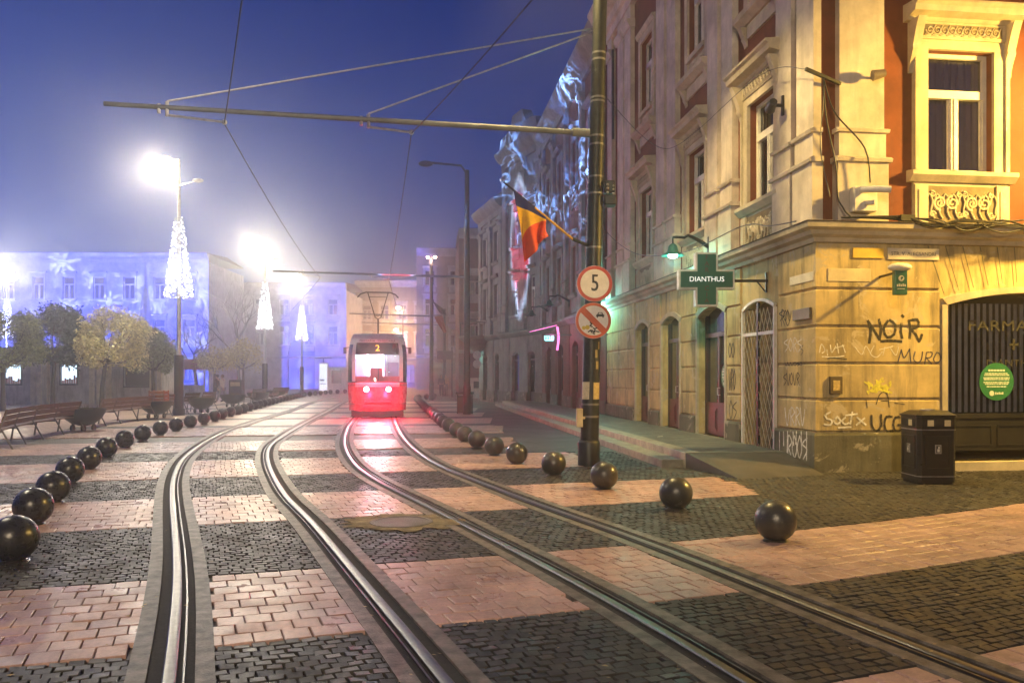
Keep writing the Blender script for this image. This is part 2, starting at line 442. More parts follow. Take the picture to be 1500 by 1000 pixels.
def is_light(x, Yc): return any(a <= Yc <= b for a, b in LIGHT) and lim_left(Yc) < x < band_right(Yc, x)
vs, fs = stones(2.2, 24, .092, .086, .012, .022, lambda x, Yc, Y: not is_light(x, Yc) and Y < (17 if x < 3 else 15), .006, .0022)
o = MB().add(vs, fs).build('cobbled_road', M['cobble'], smooth=12); tag(o, kind='structure')
V, F_ = [], []
for a, b in LIGHT[:6]:
    n = round((b-a)/.2); dr = (b-a)/n
    v2, f2 = stones(a, b, .165, dr, .009, .026, lambda x, Yc, Y: is_light(x, Yc), .002, .0019)
    k = len(V); V += v2; F_ += [tuple(i+k for i in q) for q in f2]
o = MB().add(V, F_).build('pavement', M['paver'], smooth=25); tag(o, kind='structure')
def far_paver_mat():
    m, nt, b = nodes('far_paver'); v = coords(nt)
    br = N(nt, 'ShaderNodeTexBrick'); br.inputs['Scale'].default_value = 1; br.inputs['Brick Width'].default_value = .3; br.inputs['Row Height'].default_value = .2
    br.inputs['Mortar Size'].default_value = .01; br.inputs['Color1'].default_value = (.46,.33,.24,1); br.inputs['Color2'].default_value = (.56,.41,.31,1); br.inputs['Mortar'].default_value = (.2,.16,.13,1)
    L(nt, v, br.inputs['Vector'])
    ns = ramp(nt, noise(nt, v, .9, 6, .65), [(.3, (.7,.7,.7)), (.7, (1.1,1.1,1.1))])
    mx = N(nt, 'ShaderNodeMix', data_type='RGBA', blend_type='MULTIPLY'); mx.inputs[0].default_value = 1
    L(nt, br.outputs['Color'], mx.inputs[6]); L(nt, ns.outputs[0], mx.inputs[7]); L(nt, mx.outputs[2], b.inputs['Base Color']); b.inputs['Roughness'].default_value = .42
    bump(nt, b, noise(nt, v, 25, 4, .6), .35, .01)
    return m
M['farpaver'] = far_paver_mat()
mb = MB()
def strip_band(a, b, x0, x1, zz):
    n = 60
    for i in range(n):
        xa, xb = x0 + (x1-x0)*i/n, x0 + (x1-x0)*(i+1)/n; xc = (xa+xb)/2
        Y = wp(xc, (a+b)/2)
        mb.quad((xa, wp(xa, a), zz), (xb, wp(xb, a), zz), (xb, wp(xb, b), zz), (xa, wp(xa, b), zz))
for a, b in LIGHT[5:]: strip_band(a, b, lim_left(a)-3, band_right(a, 0), .008)
o = mb.build('paving_bands', M['farpaver']); tag(o, kind='structure')
# the pale square beyond the row of bollards on the left
mb = MB()
for a, b in [(12.2,13.85),(16.4,18.3)]: pass
sq = [(-13.6,10),(-13.6,24),(-15.8,34),(-17,46),(-20,60),(-24,70),(-70,70),(-70,10)]
mb.add([(x, y, .004) for x, y in sq], [tuple(range(len(sq)))])
o = mb.build('plaza_paving', M['farpaver']); tag(o, kind='structure')

# tracks
def track(rails, label):
    root = thing('tram_track', RAIL[rails[0]][8].copy(), label, 'tram track')
    for k in rails:
        ln, sd = RAIL[k], INNER[k]
        m = MB(); ribbon(m, ln, [(-.038,-.005),(-.038,.026),(-.03,.034),(.022,.034),(.032,.026),(.034,-.002)], sd)
        ribbon(m, ln, [(.062,-.002),(.063,.028),(.075,.029),(.077,-.005)], sd)
        m.build('rail', M['rail'], root, smooth=40)
        m = MB(); strip(m, ln, -.115, -.036, .014, sd); strip(m, ln, .033, .063, .004, sd); strip(m, ln, .076, .125, .014, sd)
        m.build('rail_bed', M['bed'], root)
        for a, b in ((-.218,-.116),(.126,.228)):
            m = MB(); strip(m, ln, a, b, .03, sd); m.build('edging', M['concrete'], root)
    return root
track('AB', 'tram track curving past the row of black balls on the left')
track('CD', 'tram track on which the red and white tram stands')

rnd = random.Random(77); mb = MB()
for k in range(420):
    Y = rnd.uniform(3.8, 20); x = rnd.uniform(-.64, .64)*Y
    if in_building(x, Y) or on_walk(x, Y): continue
    a = rnd.random()*6.28; s = rnd.uniform(.008,.024); z = .034 + rnd.random()*.004; c, q = math.cos(a)*s, math.sin(a)*s
    mb.add([(x+c,y_,z+rnd.random()*.006) for x, y_, c in ((x,Y+q,c),(x,Y+c*.5,-q*.5),(x,Y-q,-c),(x,Y-c*.5,q*.5))], [(0,1,2,3)])
tag(mb.build('fallen_leaves', mat('fallen_leaf', (.34,.27,.15), .7, var=.5, scale=3, bmp=0)), 'scattered crumbs and small dry leaves on the damp paving', 'litter', kind='stuff')

# manhole with its broken ring of mortar
c = gnd(588, 768)
root = thing('manhole_cover', c, 'round iron manhole cover in a ragged yellowish mortar ring between the tracks', 'manhole cover')
m = MB(); m.lathe([(.34,.0),(.34,.036),(.30,.04),(.29,.034),(.02,.036)], 28, Matrix.Translation(c)); m.build('lid', M['asphalt'], root)
m = MB(); rr = [(.42+random.uniform(-.06,.16)) for _ in range(40)]
vs = [(c.x+.345*math.cos(k*math.pi/20), c.y+.345*math.sin(k*math.pi/20), .034) for k in range(40)] + [(c.x+1.25*rr[k]*math.cos(k*math.pi/20), c.y+rr[k]*math.sin(k*math.pi/20), .03) for k in range(40)]
m.add(vs, [(k, (k+1)%40, (k+1)%40+40, k+40) for k in range(40)]); m.build('mortar_ring', mat('mortar', (.15,.12,.065), .85, var=.6, scale=9, bmp=.9), root)

# ------------------------------------------------------------------ ball bollards
ORD = ['nearest','second','third','fourth','fifth','sixth','seventh','eighth','ninth','tenth','eleventh','twelfth','thirteenth','fourteenth']
def resample(pts, step):
    out = [pts[0]]; d = 0
    for a, b in zip(pts, pts[1:]):
        Ls = (b-a).length; s = step - d
        while s <= Ls: out.append(a + (b-a)*(s/Ls)); s += step
        d = Ls - (s - step)
    return out
BR = .2
def ball_mesh(matr, nm):
    m = MB(); m.sphere((0,0,BR), BR, 32, 20); m.lathe([(.13,-.018),(.13,.006),(.09,.02),(.07,.05)], 20)
    m.lathe([(.012,2*BR-.004),(.01,2*BR+.006)], 8)
    o = m.build('ball_bollard', matr, None, smooth=60); return o
left = [gnd(20,825), gnd(48.8,770.5), gnd(78,737.5), gnd(102.7,709), gnd(130.7,688.5), gnd(156,671), gnd(183,657), gnd(209,647), gnd(235,638.5), gnd(258,632.7), gnd(279,627), gnd(298.7,622), gnd(314.7,617.8)]
tail = resample([Vector((-10.9,30,0)), Vector((-11.6,34,0)), Vector((-12.9,41,0)), Vector((-14.6,51,0)), Vector((-16.4,63,0)), Vector((-16.3,72,0)), Vector((-15.5,76,0))], 1.75)
src = ball_mesh(M['ball'], 'l')
for i, p in enumerate(left + tail):
    o = src if i == 0 else src.copy()
    if i: COL.objects.link(o)
    o.location = (p.x, p.y, .018); o.rotation_euler = (0, 0, i*1.3)
    lab = f"{ORD[i]} black ball from the near end of the row beside the benches" if i < 12 else "small distant black ball in the crowded far end of the row beside the benches"
    tag(o, lab, 'ball bollard', 'ball bollards along the left side of the tracks' if i < 12 else 'far ball bollards along the left side of the tracks')
right = [gnd(1136,795), gnd(990,748), gnd(885,718), gnd(811,698), gnd(757,681), gnd(724,668.5), gnd(698.5,657), gnd(681,648.5), gnd(669,641), gnd(657,633), gnd(649,627)]
tail = resample([Vector((-2.42,26.6,0)), Vector((-3.16,31.5,0)), Vector((-4.36,39.4,0)), Vector((-6.2,51.5,0)), Vector((-6.3,54,0)), Vector((-5.4,58,0))], 1.72)
src = None
RW = ['Nearest','Second','Third']
for i, p in enumerate(right + tail):
    if src is None: src = ball_mesh(M['ballgrey'], 'r'); o = src
    else: o = src.copy(); COL.objects.link(o)
    o.location = (p.x, p.y, .018); o.rotation_euler = (0, 0, i*2.1)
    desc = {0: 'grey ball standing alone on the orange paving nearest the litter bin', 1: 'grey ball between the orange paving and the low ramp', 2: 'grey ball in front of the foot of the sign pole', 3: 'grey ball just to the tram side of the sign pole'}
    lab = desc.get(i) or (f"{ORD[i]} grey ball in the row running from the litter bin towards the tram" if i < 11 else "tiny distant grey ball in the crowded end of the row near the tram")
    tag(o, lab, 'ball bollard', 'ball bollards along the right side of the tracks' if i < 11 else 'far ball bollards along the right side of the tracks')
# ------------------------------------------------------------------ the corner pharmacy building
FL = Frame((5.075, 13.31), FLu, FLn); FR = Frame((5.075, 13.31), FRu, FRn)
def fl(px, py):
    r = (px-PX0)/FPX; t = (5.075-13.31*r)/(.1196+.9928*r); Y = 13.31+.9928*t
    return t, CAM_H + (PY0-py)/FPX*Y
def fr(px, py):
    r = (px-PX0)/FPX; t = (13.31*r-5.075)/(.9928-.1196*r); Y = 13.31+.1196*t
    return t, CAM_H + (PY0-py)/FPX*Y

def spiral(mb, F, t, z, d, r, turns=1.6, w=.012, sgn=1, a0=0, n=18):
    pts = []
    for k in range(n+1):
        q = k/n; a = a0 + sgn*q*turns*2*math.pi; rr = r*(1-q*.85)
        pts.append(F.p(t + rr*math.cos(a), z + rr*math.sin(a), d))
    mb.tube(pts, [w*(1-.4*k/n) for k in range(n+1)], 5)
def scrollwork(mb, F, t0, t1, z0, z1, d, reps):
    w = (t1-t0)/reps; h = z1-z0
    for k in range(reps):
        c = t0 + w*(k+.5); s = 1 if k % 2 else -1
        spiral(mb, F, c - s*w*.12, z0+h*.55, d, min(w*.42, h*.4), 1.7, h*.045, s, math.pi/2*(1 if k % 2 else -1))
        spiral(mb, F, c + s*w*.34, z0+h*.24, d, min(w*.2, h*.2), 1.3, h*.035, -s, 0, 12)
        spiral(mb, F, c + s*w*.34, z0+h*.78, d, min(w*.18, h*.19), 1.3, h*.035, s, 2, 12)
def window(root, F, op, d, m_frame, m_glass, transom=.66, depth=.2, fw=.07, curtain=None):
    """sash window set back in its opening: frame with a transom and a centre post; panes and curtains below it"""
    a, b, c, e = op[:4]; dd = d - depth; mb = MB(); z = c + (e-c)*transom
    F.box(mb, a, a+fw, c, e, dd, dd+.07); F.box(mb, b-fw, b, c, e, dd, dd+.07)
    F.box(mb, a+fw, b-fw, c, c+fw, dd, dd+.07); F.box(mb, a+fw, b-fw, e-fw, e, dd, dd+.07)
    F.box(mb, a+fw, b-fw, z-.07, z+.07, dd, dd+.1); mc = (a+b)/2
    F.box(mb, mc-.06, mc+.06, c+fw, z-.07, dd, dd+.085)
    F.box(mb, mc-.018, mc+.018, c+fw, z-.07, dd+.085, dd+.105)
    for s0, s1 in ((a+fw, mc-.06), (mc+.06, b-fw)):
        F.box(mb, s0, s0+.035, c+fw, z-.07, dd, dd+.05); F.box(mb, s1-.035, s1, c+fw, z-.07, dd, dd+.05)
    o = mb.build('window', m_frame, root)
    g = MB(); F.box(g, a+.02, b-.02, c+.02, e-.02, dd-.02, dd+.012); g.build('pane', m_glass, o)
    if curtain:
        cu = MB(); n = 40
        for k in range(n):
            t0, t1 = a+.05 + (b-a-.1)*k/n, a+.05 + (b-a-.1)*(k+1)/n
            cu.quad(F.p(t0,c,dd-.1+.02*math.sin(k*1.3)), F.p(t1,c,dd-.1+.02*math.sin((k+1)*1.3)), F.p(t1,e,dd-.1+.02*math.sin((k+1)*1.3)), F.p(t0,e,dd-.1+.02*math.sin(k*1.3)))
        cu.build('curtain', curtain, o)
    return o
def console(mb, F, t, w, z0, z1, d, proj):
    """scrolled bracket under a hood"""
    prof = [(d, z0)]
    n = 14
    for k in range(n+1):
        q = k/n; zz = z0 + (z1-z0)*q
        prof.append((d + proj*(.12 + .25*math.sin(q*math.pi*.9)**2*(1 if q < .5 else .6) + .8*q**2.2), zz))
    prof.append((d, z1))
    F.extr(mb, prof, t-w/2, t+w/2)
M['grime'] = mat('grimy_shaded_plaster', (.17,.135,.08), .85, var=.4, bmp=.2)  # ornament backing: grime, with the shade of the recess painted into its tone
def surround_first(root, F, op, d, orn=True):
    a, b, c, e = op[:4]; mb = MB(); w = .26
    F.box(mb, a-w, a, c, e+.16, d, d+.07); F.box(mb, b, b+w, c, e+.16, d, d+.07); F.box(mb, a, b, e, e+.16, d, d+.07)
    F.box(mb, a-w-.0, a-w+.07, c, e+.16, d+.07, d+.11); F.box(mb, b+w-.07, b+w, c, e+.16, d+.07, d+.11)
    F.box(mb, a-w, b+w, e+.161, e+.45, d, d+.1)                                          # frieze
    F.extr(mb, [(d,e+.45),(d+.12,e+.45),(d+.16,e+.5),(d+.34,e+.53),(d+.36,e+.62),(d+.42,e+.66),(d+.42,e+.70),(d,e+.74)], a-w-.16, b+w+.16)
    for t in (a-w-.0, b+w+.0): console(mb, F, t, .15, e-.42, e+.45, d+.0, .34)
    F.extr(mb, [(d,c-.2),(d+.1,c-.2),(d+.16,c-.14),(d+.2,c-.1),(d+.2,c-.03),(d+.05,c-.001),(d,c-.001)], a-w-.1, b+w+.1)   # sill
    F.box(mb, a-w, b+w, c-.98, c-.2, d, d+.06)                                            # apron
    F.box(mb, a-w-.0, a-.02, c-.92, c-.24, d+.06, d+.10); F.box(mb, b+.02, b+w, c-.92, c-.24, d+.06, d+.10)
    F.box(mb, a-w+.06, a-.08, c-.84, c-.34, d+.10, d+.115); F.box(mb, b+.08, b+w-.06, c-.84, c-.34, d+.10, d+.115)
    o = mb.build('window_surround', M['trim'], root, smooth=30)
    if orn:
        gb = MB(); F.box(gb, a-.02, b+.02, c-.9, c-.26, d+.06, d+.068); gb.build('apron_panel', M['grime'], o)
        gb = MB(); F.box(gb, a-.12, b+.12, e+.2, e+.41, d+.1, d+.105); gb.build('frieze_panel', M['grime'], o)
        ob = MB(); scrollwork(ob, F, a+.02, b-.02, c-.9, c-.27, d+.08, 4)
        for k in range(9):
            t = a + .02 + (b-a-.04)*k/8; ob.tube(catmull([F.p(t-.08,c-.58,d+.08), F.p(t-.02,c-.4,d+.085), F.p(t+.05,c-.52,d+.085), F.p(t+.02,c-.7,d+.085), F.p(t+.09,c-.82,d+.08)], .05), .016, 5)
        ob.build('ornament', M['trim'], o, smooth=50); ob = MB()
        for k in range(10):
            t = a-.06 + (b-a+.12)*(k+.5)/10; spiral(ob, F, t, e+.305, d+.112, .085, 1.5, .013, 1, math.pi, 14)
            ob.tube(catmull([F.p(t-.09,e+.23,d+.112), F.p(t,e+.215,d+.115), F.p(t+.05,e+.3,d+.115), F.p(t+.1,e+.39,d+.112)], .04), .012, 4)
        F.box(ob, a-.12, b+.12, e+.19, e+.205, d+.1, d+.115); F.box(ob, a-.12, b+.12, e+.405, e+.42, d+.1, d+.115)
        ob.build('ornament', M['trim'], o, smooth=50)
    return o
def surround_second(root, F, op, d):
    a, b, c, e = op[:4]; mb = MB(); w = .2
    F.box(mb, a-w, a, c-.5, e+.2, d, d+.06); F.box(mb, b, b+w, c-.5, e+.2, d, d+.06); F.box(mb, a, b, e, e+.2, d, d+.06)
    F.extr(mb, [(d,e+.2),(d+.08,e+.2),(d+.14,e+.3),(d+.14,e+.34),(d,e+.36)], a-w-.06, b+w+.06)
    F.box(mb, a, b, c-.12, c, d, d+.1)
    F.extr(mb, [(d,c-.72),(d+.1,c-.72),(d+.24,c-.62),(d+.26,c-.52),(d+.05,c-.501),(d,c-.501)], a-w-.12, b+w+.12)
    for t in (a-w+.02, b+w-.02): console(mb, F, t, .14, c-1.12, c-.72, d, .2)
    F.box(mb, a-.05, b+.05, c-1.0, c-.72, d, d+.05)
    o = mb.build('window_surround', M['trim'], root, smooth=30)
    ob = MB(); F.box(ob, a, b, c-.5, c-.12, d-.02, d+.01)
    for k in range(5):
        t = a + (b-a)*(k+.5)/5; spiral(ob, F, t, c-.31, d+.03, .1, 1.4, .016, 1 if k % 2 else -1, 0, 12)
    ob.build('ornament', M['trim'], o)
    return o
def pilaster(root, F, a, b, d, z0, z1, matr, e=.14):
    mb = MB()
    F.box(mb, a-.05, b+.05, z0, z0+1.05, d, d+e+.05)
    F.extr(mb, [(d,z0+1.05),(d+e+.10,z0+1.05),(d+e+.12,z0+1.1),(d+e+.06,z0+1.14),(d,z0+1.14)], a-.09, b+.09)
    F.box(mb, a-.02, b+.02, z0+1.14, z0+1.55, d, d+e+.02)
    F.extr(mb, [(d,z0+1.55),(d+e+.07,z0+1.55),(d+e+.09,z0+1.6),(d+e+.02,z0+1.63),(d,z0+1.63)], a-.06, b+.06)
    F.box(mb, a, b, z0+1.63, z1-.7, d, d+e)
    F.extr(mb, [(d,z1-.7),(d+e+.05,z1-.7),(d+e+.12,z1-.55),(d+e+.12,z1-.45),(d,z1-.45)], a-.05, b+.05)
    F.box(mb, a, b, z1-.45, z1, d, d+e)
    return mb.build('pilaster', matr, root, smooth=30)
def strokes(mb, F, lines, d, w, px=None, thick=.004):
    """marker lines on a wall: flat ribbons; lines are lists of (t,z)"""
    for ln in lines:
        pts = [Vector((t, z, 0)) for t, z in ln]
        if len(pts) > 2: pts = catmull(pts, w*1.2)
        for i in range(len(pts)-1):
            a, b = pts[i], pts[i+1]; dv = (b-a)
            if dv.length < 1e-6: continue
            dv.normalize(); s = Vector((-dv.y, dv.x, 0))*w/2; ex = dv*w*.3
            a2, b2 = a-ex, b+ex; dd = d + .0008*(i % 3) + random.uniform(0, .0012)
            mb.add([F.p(q.x, q.y, dd) for q in (a2-s, b2-s, b2+s, a2+s)], [(0,1,2,3)])
def spray(nm, c, lo, hi):
    m = mat(nm, c, .75, var=.3, scale=12, bmp=0); nt = m.node_tree; b = nt.nodes['Principled BSDF'] if 'Principled BSDF' in nt.nodes else [n for n in nt.nodes if n.type == 'BSDF_PRINCIPLED'][0]
    a = ramp(nt, noise(nt, coords(nt), 14, 6, .7), [(lo, (.12,.12,.12)), (hi, (.95,.95,.95))]); L(nt, a.outputs[0], b.inputs['Alpha']); return m
M['spray'] = spray('black_spray', (.02,.018,.016), .3, .5); M['spraywhite'] = spray('white_spray', (.75,.73,.66), .25, .48)
M['sprayyellow'] = spray('yellow_spray', (.8,.72,.08), .28, .5); M['marker'] = spray('blue_marker', (.03,.03,.08), .25, .5)

H1 = 14.2; L1 = 14.67; W1 = 12
b1 = thing('pharmacy_building', (5.075+6, 13.31+7, 0), 'ochre and terracotta corner building with a pharmacy shop and graffiti at street level', 'building')
gate = (1.5, 3.0, .17, 3.12, .16)
doors = [(3.94,5.62,.27,3.2,.2), (6.94,8.42,.27,3.2,.2), (9.64,11.0,.27,3.2,.2)]
shop = (2.36, 5.5, .17, 3.06, .22)
opsL = [gate] + doors
mb = MB()
FL.panel(mb, 0.03, L1, 0, 3.97, opsL, -.03, .25); FR.panel(mb, 0.03, W1, 0, 3.97, [shop], -.03, .3)
rows = [(.70,1.215), (1.25,1.82), (1.855,2.44), (2.475,3.07), (3.105,3.86)]
def rust(F, ops, T, margin, sgn):
    for z0, z1 in rows:
        segs = []
        cuts = sorted([(o[0]-margin, o[1]+margin) for o in ops if o[3] + .14 > z0 + .02 and o[2] < z1])
        t = 0
        for a, b in cuts:
            if a > t: segs.append((t, a))
            t = b
        segs.append((t, T))
        for a, b in segs:
            if b - a < .05: continue
            e = .018
            m0 = -1 if a == 0 else 0
            F.extr(mb, [(-.03,z0),(-.012,z0),(.005,z0+e),(.005,z1-e),(-.012,z1),(-.03,z1)], a, b, m0, 0)
rust(FL, opsL, L1, .12, 1); rust(FR, [shop], W1, .14, 1)
# radial joints over the shop arch
for k in range(-6, 7):
    t = (shop[0]+shop[1])/2 + k*.27; s = k*.055
    a, b = FR.p(t, 3.28, .004), FR.p(t+s, 3.85, .004)
b1w = mb.build('wall', M['stucco'], b1, smooth=20)
mb = MB()
for k in range(-6, 7):
    t = (shop[0]+shop[1])/2 + k*.27; s = k*.05
    z0 = 3.12 - .22*((t-3.93)/1.57)**2 + .12
    mb.add([FR.p(t-.008,z0,.007), FR.p(t+.008,z0,.007), FR.p(t+s+.008,3.84,.007), FR.p(t+s-.008,3.84,.007)], [(0,1,2,3)])
mb.build('arch_joints', M['plinth'], b1w)
# frames round openings
mb = MB()
def arch_trim(mb, F, o, w, d0, d1):
    a, b, c, e, rise = o; Nn = 14
    F.box(mb, a-w, a, c, e-rise, d0, d1); F.box(mb, b, b+w, c, e-rise, d0, d1)
    for k in range(Nn):
        q0, q1 = k/Nn, (k+1)/Nn
        z0, z1 = e - rise*(2*q0-1)**2, e - rise*(2*q1-1)**2; x0, x1 = a-w + (b-a+2*w)*q0, a-w + (b-a+2*w)*q1
        xi0, xi1 = a + (b-a)*q0, a + (b-a)*q1
        P = [(xi0,z0),(xi1,z1),(x1,z1+w*1.05),(x0,z0+w*1.05)]
        mb.add([F.p(x,z,d) for d in (d0,d1) for x,z in P], [(0,1,2,3),(4,5,6,7),(0,1,5,4),(2,3,7,6),(1,2,6,5),(3,0,4,7)])
for F_q, o, q in [(FL, o, .02) for o in doors] + [(FR, shop, .03)]:
    mb = MB(); arch_trim(mb, F_q, o, .1, -.03, q); mb.build('opening_trim', M['trim'], b1, smooth=30)
# plinth
mb = MB()
cut = sorted(opsL); t = -.0
segs = [(0, gate[0]-.06), (gate[1]+.06, doors[0][0]-.12), (doors[0][1]+.12, doors[1][0]-.12), (doors[1][1]+.12, doors[2][0]-.12), (doors[2][1]+.12, L1)]
for a, b in segs: mb = MB(); FL.extr(mb, [(-.03,0),(.05,0),(.05,.63),(.03,.675),(-.03,.675)], a, b, -1 if a == 0 else 0, 0); mb.build('plinth', M['plinth'], b1, smooth=20)
for a, b in ((0, shop[0]-.12), (shop[1]+.12, W1)): mb = MB(); FR.extr(mb, [(-.03,0),(.05,0),(.05,.63),(.03,.675),(-.03,.675)], a, b, -1 if a == 0 else 0, 0); mb.build('plinth', M['plinth'], b1, smooth=20)
# cornice over the ground floor
mb = MB()
CP = [(-.03,3.86),(.05,3.86),(.07,3.93),(.16,3.97),(.19,4.03),(.28,4.07),(.30,4.15),(.24,4.165),(-.03,4.2)]
FL.extr(mb, CP, 0, L1, -1, 0); FR.extr(mb, CP, 0, W1, -1, 0)
mb.build('cornice', M['trim'], b1, smooth=30)
mb = MB(); LP = [(-.03,4.201),(.245,4.17),(.315,4.155),(.32,4.165),(.25,4.185),(-.03,4.215)]
FL.extr(mb, LP, 0, L1, -1, 0); FR.extr(mb, LP, 0, W1, -1, 0); mb.build('cornice_flashing', M['roof'], b1)
# upper storeys
w1 = [(1.75,2.95,5.1,7.12), (5.4,6.6,5.1,7.12), (9.6,10.8,5.1,7.12)]
w2 = [(1.75,2.95,9.5,11.6), (5.4,6.6,9.5,11.6), (9.6,10.8,9.5,11.6)]
v1 = [(2.07,3.3,5.14,7.22), (6.0,7.23,5.14,7.22)]; v2 = [(2.07,3.3,9.5,11.6), (6.0,7.23,9.5,11.6)]
UD = -.14
mb = MB(); FL.panel(mb, .14, L1, 4.16, H1-1, w1+w2, UD, .2); FR.panel(mb, .14, W1, 4.16, H1-1, v1+v2, UD, .2)
mb.build('upper_wall', M['red'], b1)
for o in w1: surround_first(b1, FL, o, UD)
for o in w2: surround_second(b1, FL, o, UD)
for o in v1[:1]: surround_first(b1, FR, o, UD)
for o in v2[:1]: surround_second(b1, FR, o, UD)
def curtain_mat(nm, c):
    m, nt, b = nodes(nm); b.inputs['Base Color'].default_value = (*c, 1); b.inputs['Roughness'].default_value = .9; return m
def pane_mat():
    m, nt, b = nodes('window_glass'); b.inputs['Base Color'].default_value = (1,1,1,1); b.inputs['Roughness'].default_value = .02
    tr = N(nt, 'ShaderNodeBsdfTransparent'); tr.inputs[0].default_value = (.75,.78,.85,1); gl = N(nt, 'ShaderNodeBsdfGlossy'); gl.inputs['Roughness'].default_value = .03
    fz = N(nt, 'ShaderNodeFresnel'); fz.inputs[0].default_value = 1.5; mx = N(nt, 'ShaderNodeMixShader')
    bp = N(nt, 'ShaderNodeBump'); bp.inputs['Strength'].default_value = .06; bp.inputs['Distance'].default_value = .02; L(nt, noise(nt, coords(nt), 1.5, 2), bp.inputs['Height']); L(nt, bp.outputs[0], gl.inputs['Normal'])
    L(nt, fz.outputs[0], mx.inputs[0]); L(nt, tr.outputs[0], mx.inputs[1]); L(nt, gl.outputs[0], mx.inputs[2])
    L(nt, mx.outputs[0], nt.nodes['Material Output'].inputs[0]); nt.nodes.remove(b)
    return m
M['pane'] = pane_mat(); M['curtain'] = curtain_mat('curtain_sky_sheen', (.12,.12,.34)); M['curtain2'] = curtain_mat('pale_curtain', (.2,.22,.42))  # curtain blues stand in for sky reflected in the panes
for o in w1: window(b1, FL, o, UD, M['white'], M['pane'], curtain=M['curtain'])
for o in w2: window(b1, FL, o, UD, M['white'], M['pane'], curtain=M['curtain2'])
for o in v1: window(b1, FR, o, UD, M['white'], M['pane'], curtain=M['curtain'])
for o in v2: window(b1, FR, o, UD, M['white'], M['pane'], curtain=M['curtain2'])
for a, b in ((.08,.69),(.89,1.5),(3.55,4.16),(4.39,5.0),(7.28,7.98),(8.22,8.93),(11.6,12.3),(12.5,13.2),(14.0,14.62)): pilaster(b1, FL, a, b, UD, 4.16, H1-1, M['cream'])
for a, b in ((.42,1.22),(4.5,5.25),(8.2,8.9)): pilaster(b1, FR, a, b, UD, 4.16, H1-1, M['cream'])
mb = MB()
TP = [(-.14,H1-1),(.04,H1-1),(.06,H1-.75),(.16,H1-.7),(.2,H1-.45),(.55,H1-.35),(.62,H1-.2),(.7,H1-.1),(.7,H1),(-.14,H1)]
FL.extr(mb, TP, 0, L1, -1, 0); FR.extr(mb, TP, 0, W1, -1, 0); mb.build('roof_cornice', M['cream'], b1, smooth=30)
mb = MB(); P = FL.p
ridge = 3.2
def qd(t, w, z): return FL.p(t, z, -w)
A = [qd(-.4,-.4,H1+.02), qd(L1,-.4,H1+.02), qd(L1,12,H1+.02), qd(-.4,12,H1+.02)]
mb.add(A + [qd(4,5.5,H1+ridge), qd(L1,5.5,H1+ridge)], [(0,1,5,4),(1,2,5),(2,3,4,5),(3,0,4),(3,2,1,0)])
mb.build('roof', M['roof'], b1)
mb = MB(); mb.quad(qd(0.3,.75,.02), qd(L1,.75,.02), qd(L1,.75,H1), qd(.3,.75,H1)); mb.quad(qd(.75,.3,.02), qd(.75,12,.02), qd(.75,12,H1), qd(.75,.3,H1))
mb.quad(qd(L1,0,0), qd(L1,12,0), qd(L1,12,H1), qd(L1,0,H1)); mb.build('inner_wall', M['dark'], b1)

# pharmacy doors along the street
for k, o in enumerate(doors):
    a, b, c, e, rise = o; d = -.24; mb = MB(); fw = .09
    FL.box(mb, a, a+fw, c, e, d, d+.06); FL.box(mb, b-fw, b, c, e, d, d+.06); FL.box(mb, a+fw, b-fw, 2.52, 2.62, d, d+.06)
    FL.box(mb, a+fw, b-fw, c, c+.75, d, d+.05); mc = (a+b)/2
    FL.box(mb, mc-.05, mc+.05, c+.75, 2.52, d, d+.055)
    for t0, t1 in ((a+fw+.06, mc-.1), (mc+.1, b-fw-.06)):
        FL.box(mb, t0, t1, c+.1, c+.62, d+.05, d+.065); FL.box(mb, t0+.05, t1-.05, c+.16, c+.56, d+.065, d+.08)
    dr = mb.build('door', M['wood'], b1)
    g = MB(); FL.box(g, a+.03, b-.03, c+.7, e, d-.03, d+.01); g.build('pane', M['glass'], dr)
    h = MB(); h.tube([FL.p(mc-.1,1.2,d+.055), FL.p(mc-.1,1.2,d+.12), FL.p(mc-.1,1.36,d+.12), FL.p(mc-.1,1.36,d+.055)], .012, 6); h.build('handle', M['steel'], dr)
    s = MB(); FL.box(s, a-.1, b+.1, c-.1, c, -.24, .06); s.build('threshold', M['trim'], dr)
def disc(mb, F, t, z, r, d, th=.006, n=40):
    vs = [F.p(t + r*math.cos(2*math.pi*k/n), z + r*math.sin(2*math.pi*k/n), dd) for dd in (d, d+th) for k in range(n)]
    mb.add(vs, [tuple(range(n)), tuple(range(n, 2*n))] + [(k, (k+1)%n, (k+1)%n+n, k+n) for k in range(n)])
M['green'] = mat('sticker_green', (.03,.17,.075), .4, var=.1, bmp=0)
M['stickertext'] = mat('sticker_text', (.62,.7,.6), .5, var=.05, bmp=0)
def sticker(F, t, z, r, d, label, flip):
    mb = MB(); disc(mb, F, t, z, r, d)
    o = mb.build('door_sticker', M['green'], None); tag(o, label, 'sticker')
    tx = MB(); k = -1 if flip else 1
    random.seed(5)
    for i, (zz, w) in enumerate(((.62,.5),(.45,.72),(.36,.76),(.22,.8),(.13,.78),(-.02,.8),(-.11,.7),(-.25,.6))):
        x = -w*r*.95
        while x < w*r*.9:
            ww = random.uniform(.05,.16)*r; hh = .045*r if i else .07*r
            F.box(tx, t+x, t+min(x+ww, w*r*.95), z+zz*r-hh, z+zz*r+hh*.4, d+.006, d+.008); x += ww + .03*r
    disc(tx, F, t-k*.28*r, z-.62*r, .14*r, d+.006, .003, 20)
    for j in range(5): F.box(tx, t+k*(-.05+.1*j)*r-.035*r, t+k*(-.05+.1*j)*r+.035*r, z-.68*r, z-.55*r-.03*r*(j%2), d+.006, d+.008)
    tx.build('lettering', M['stickertext'], o)
    return o
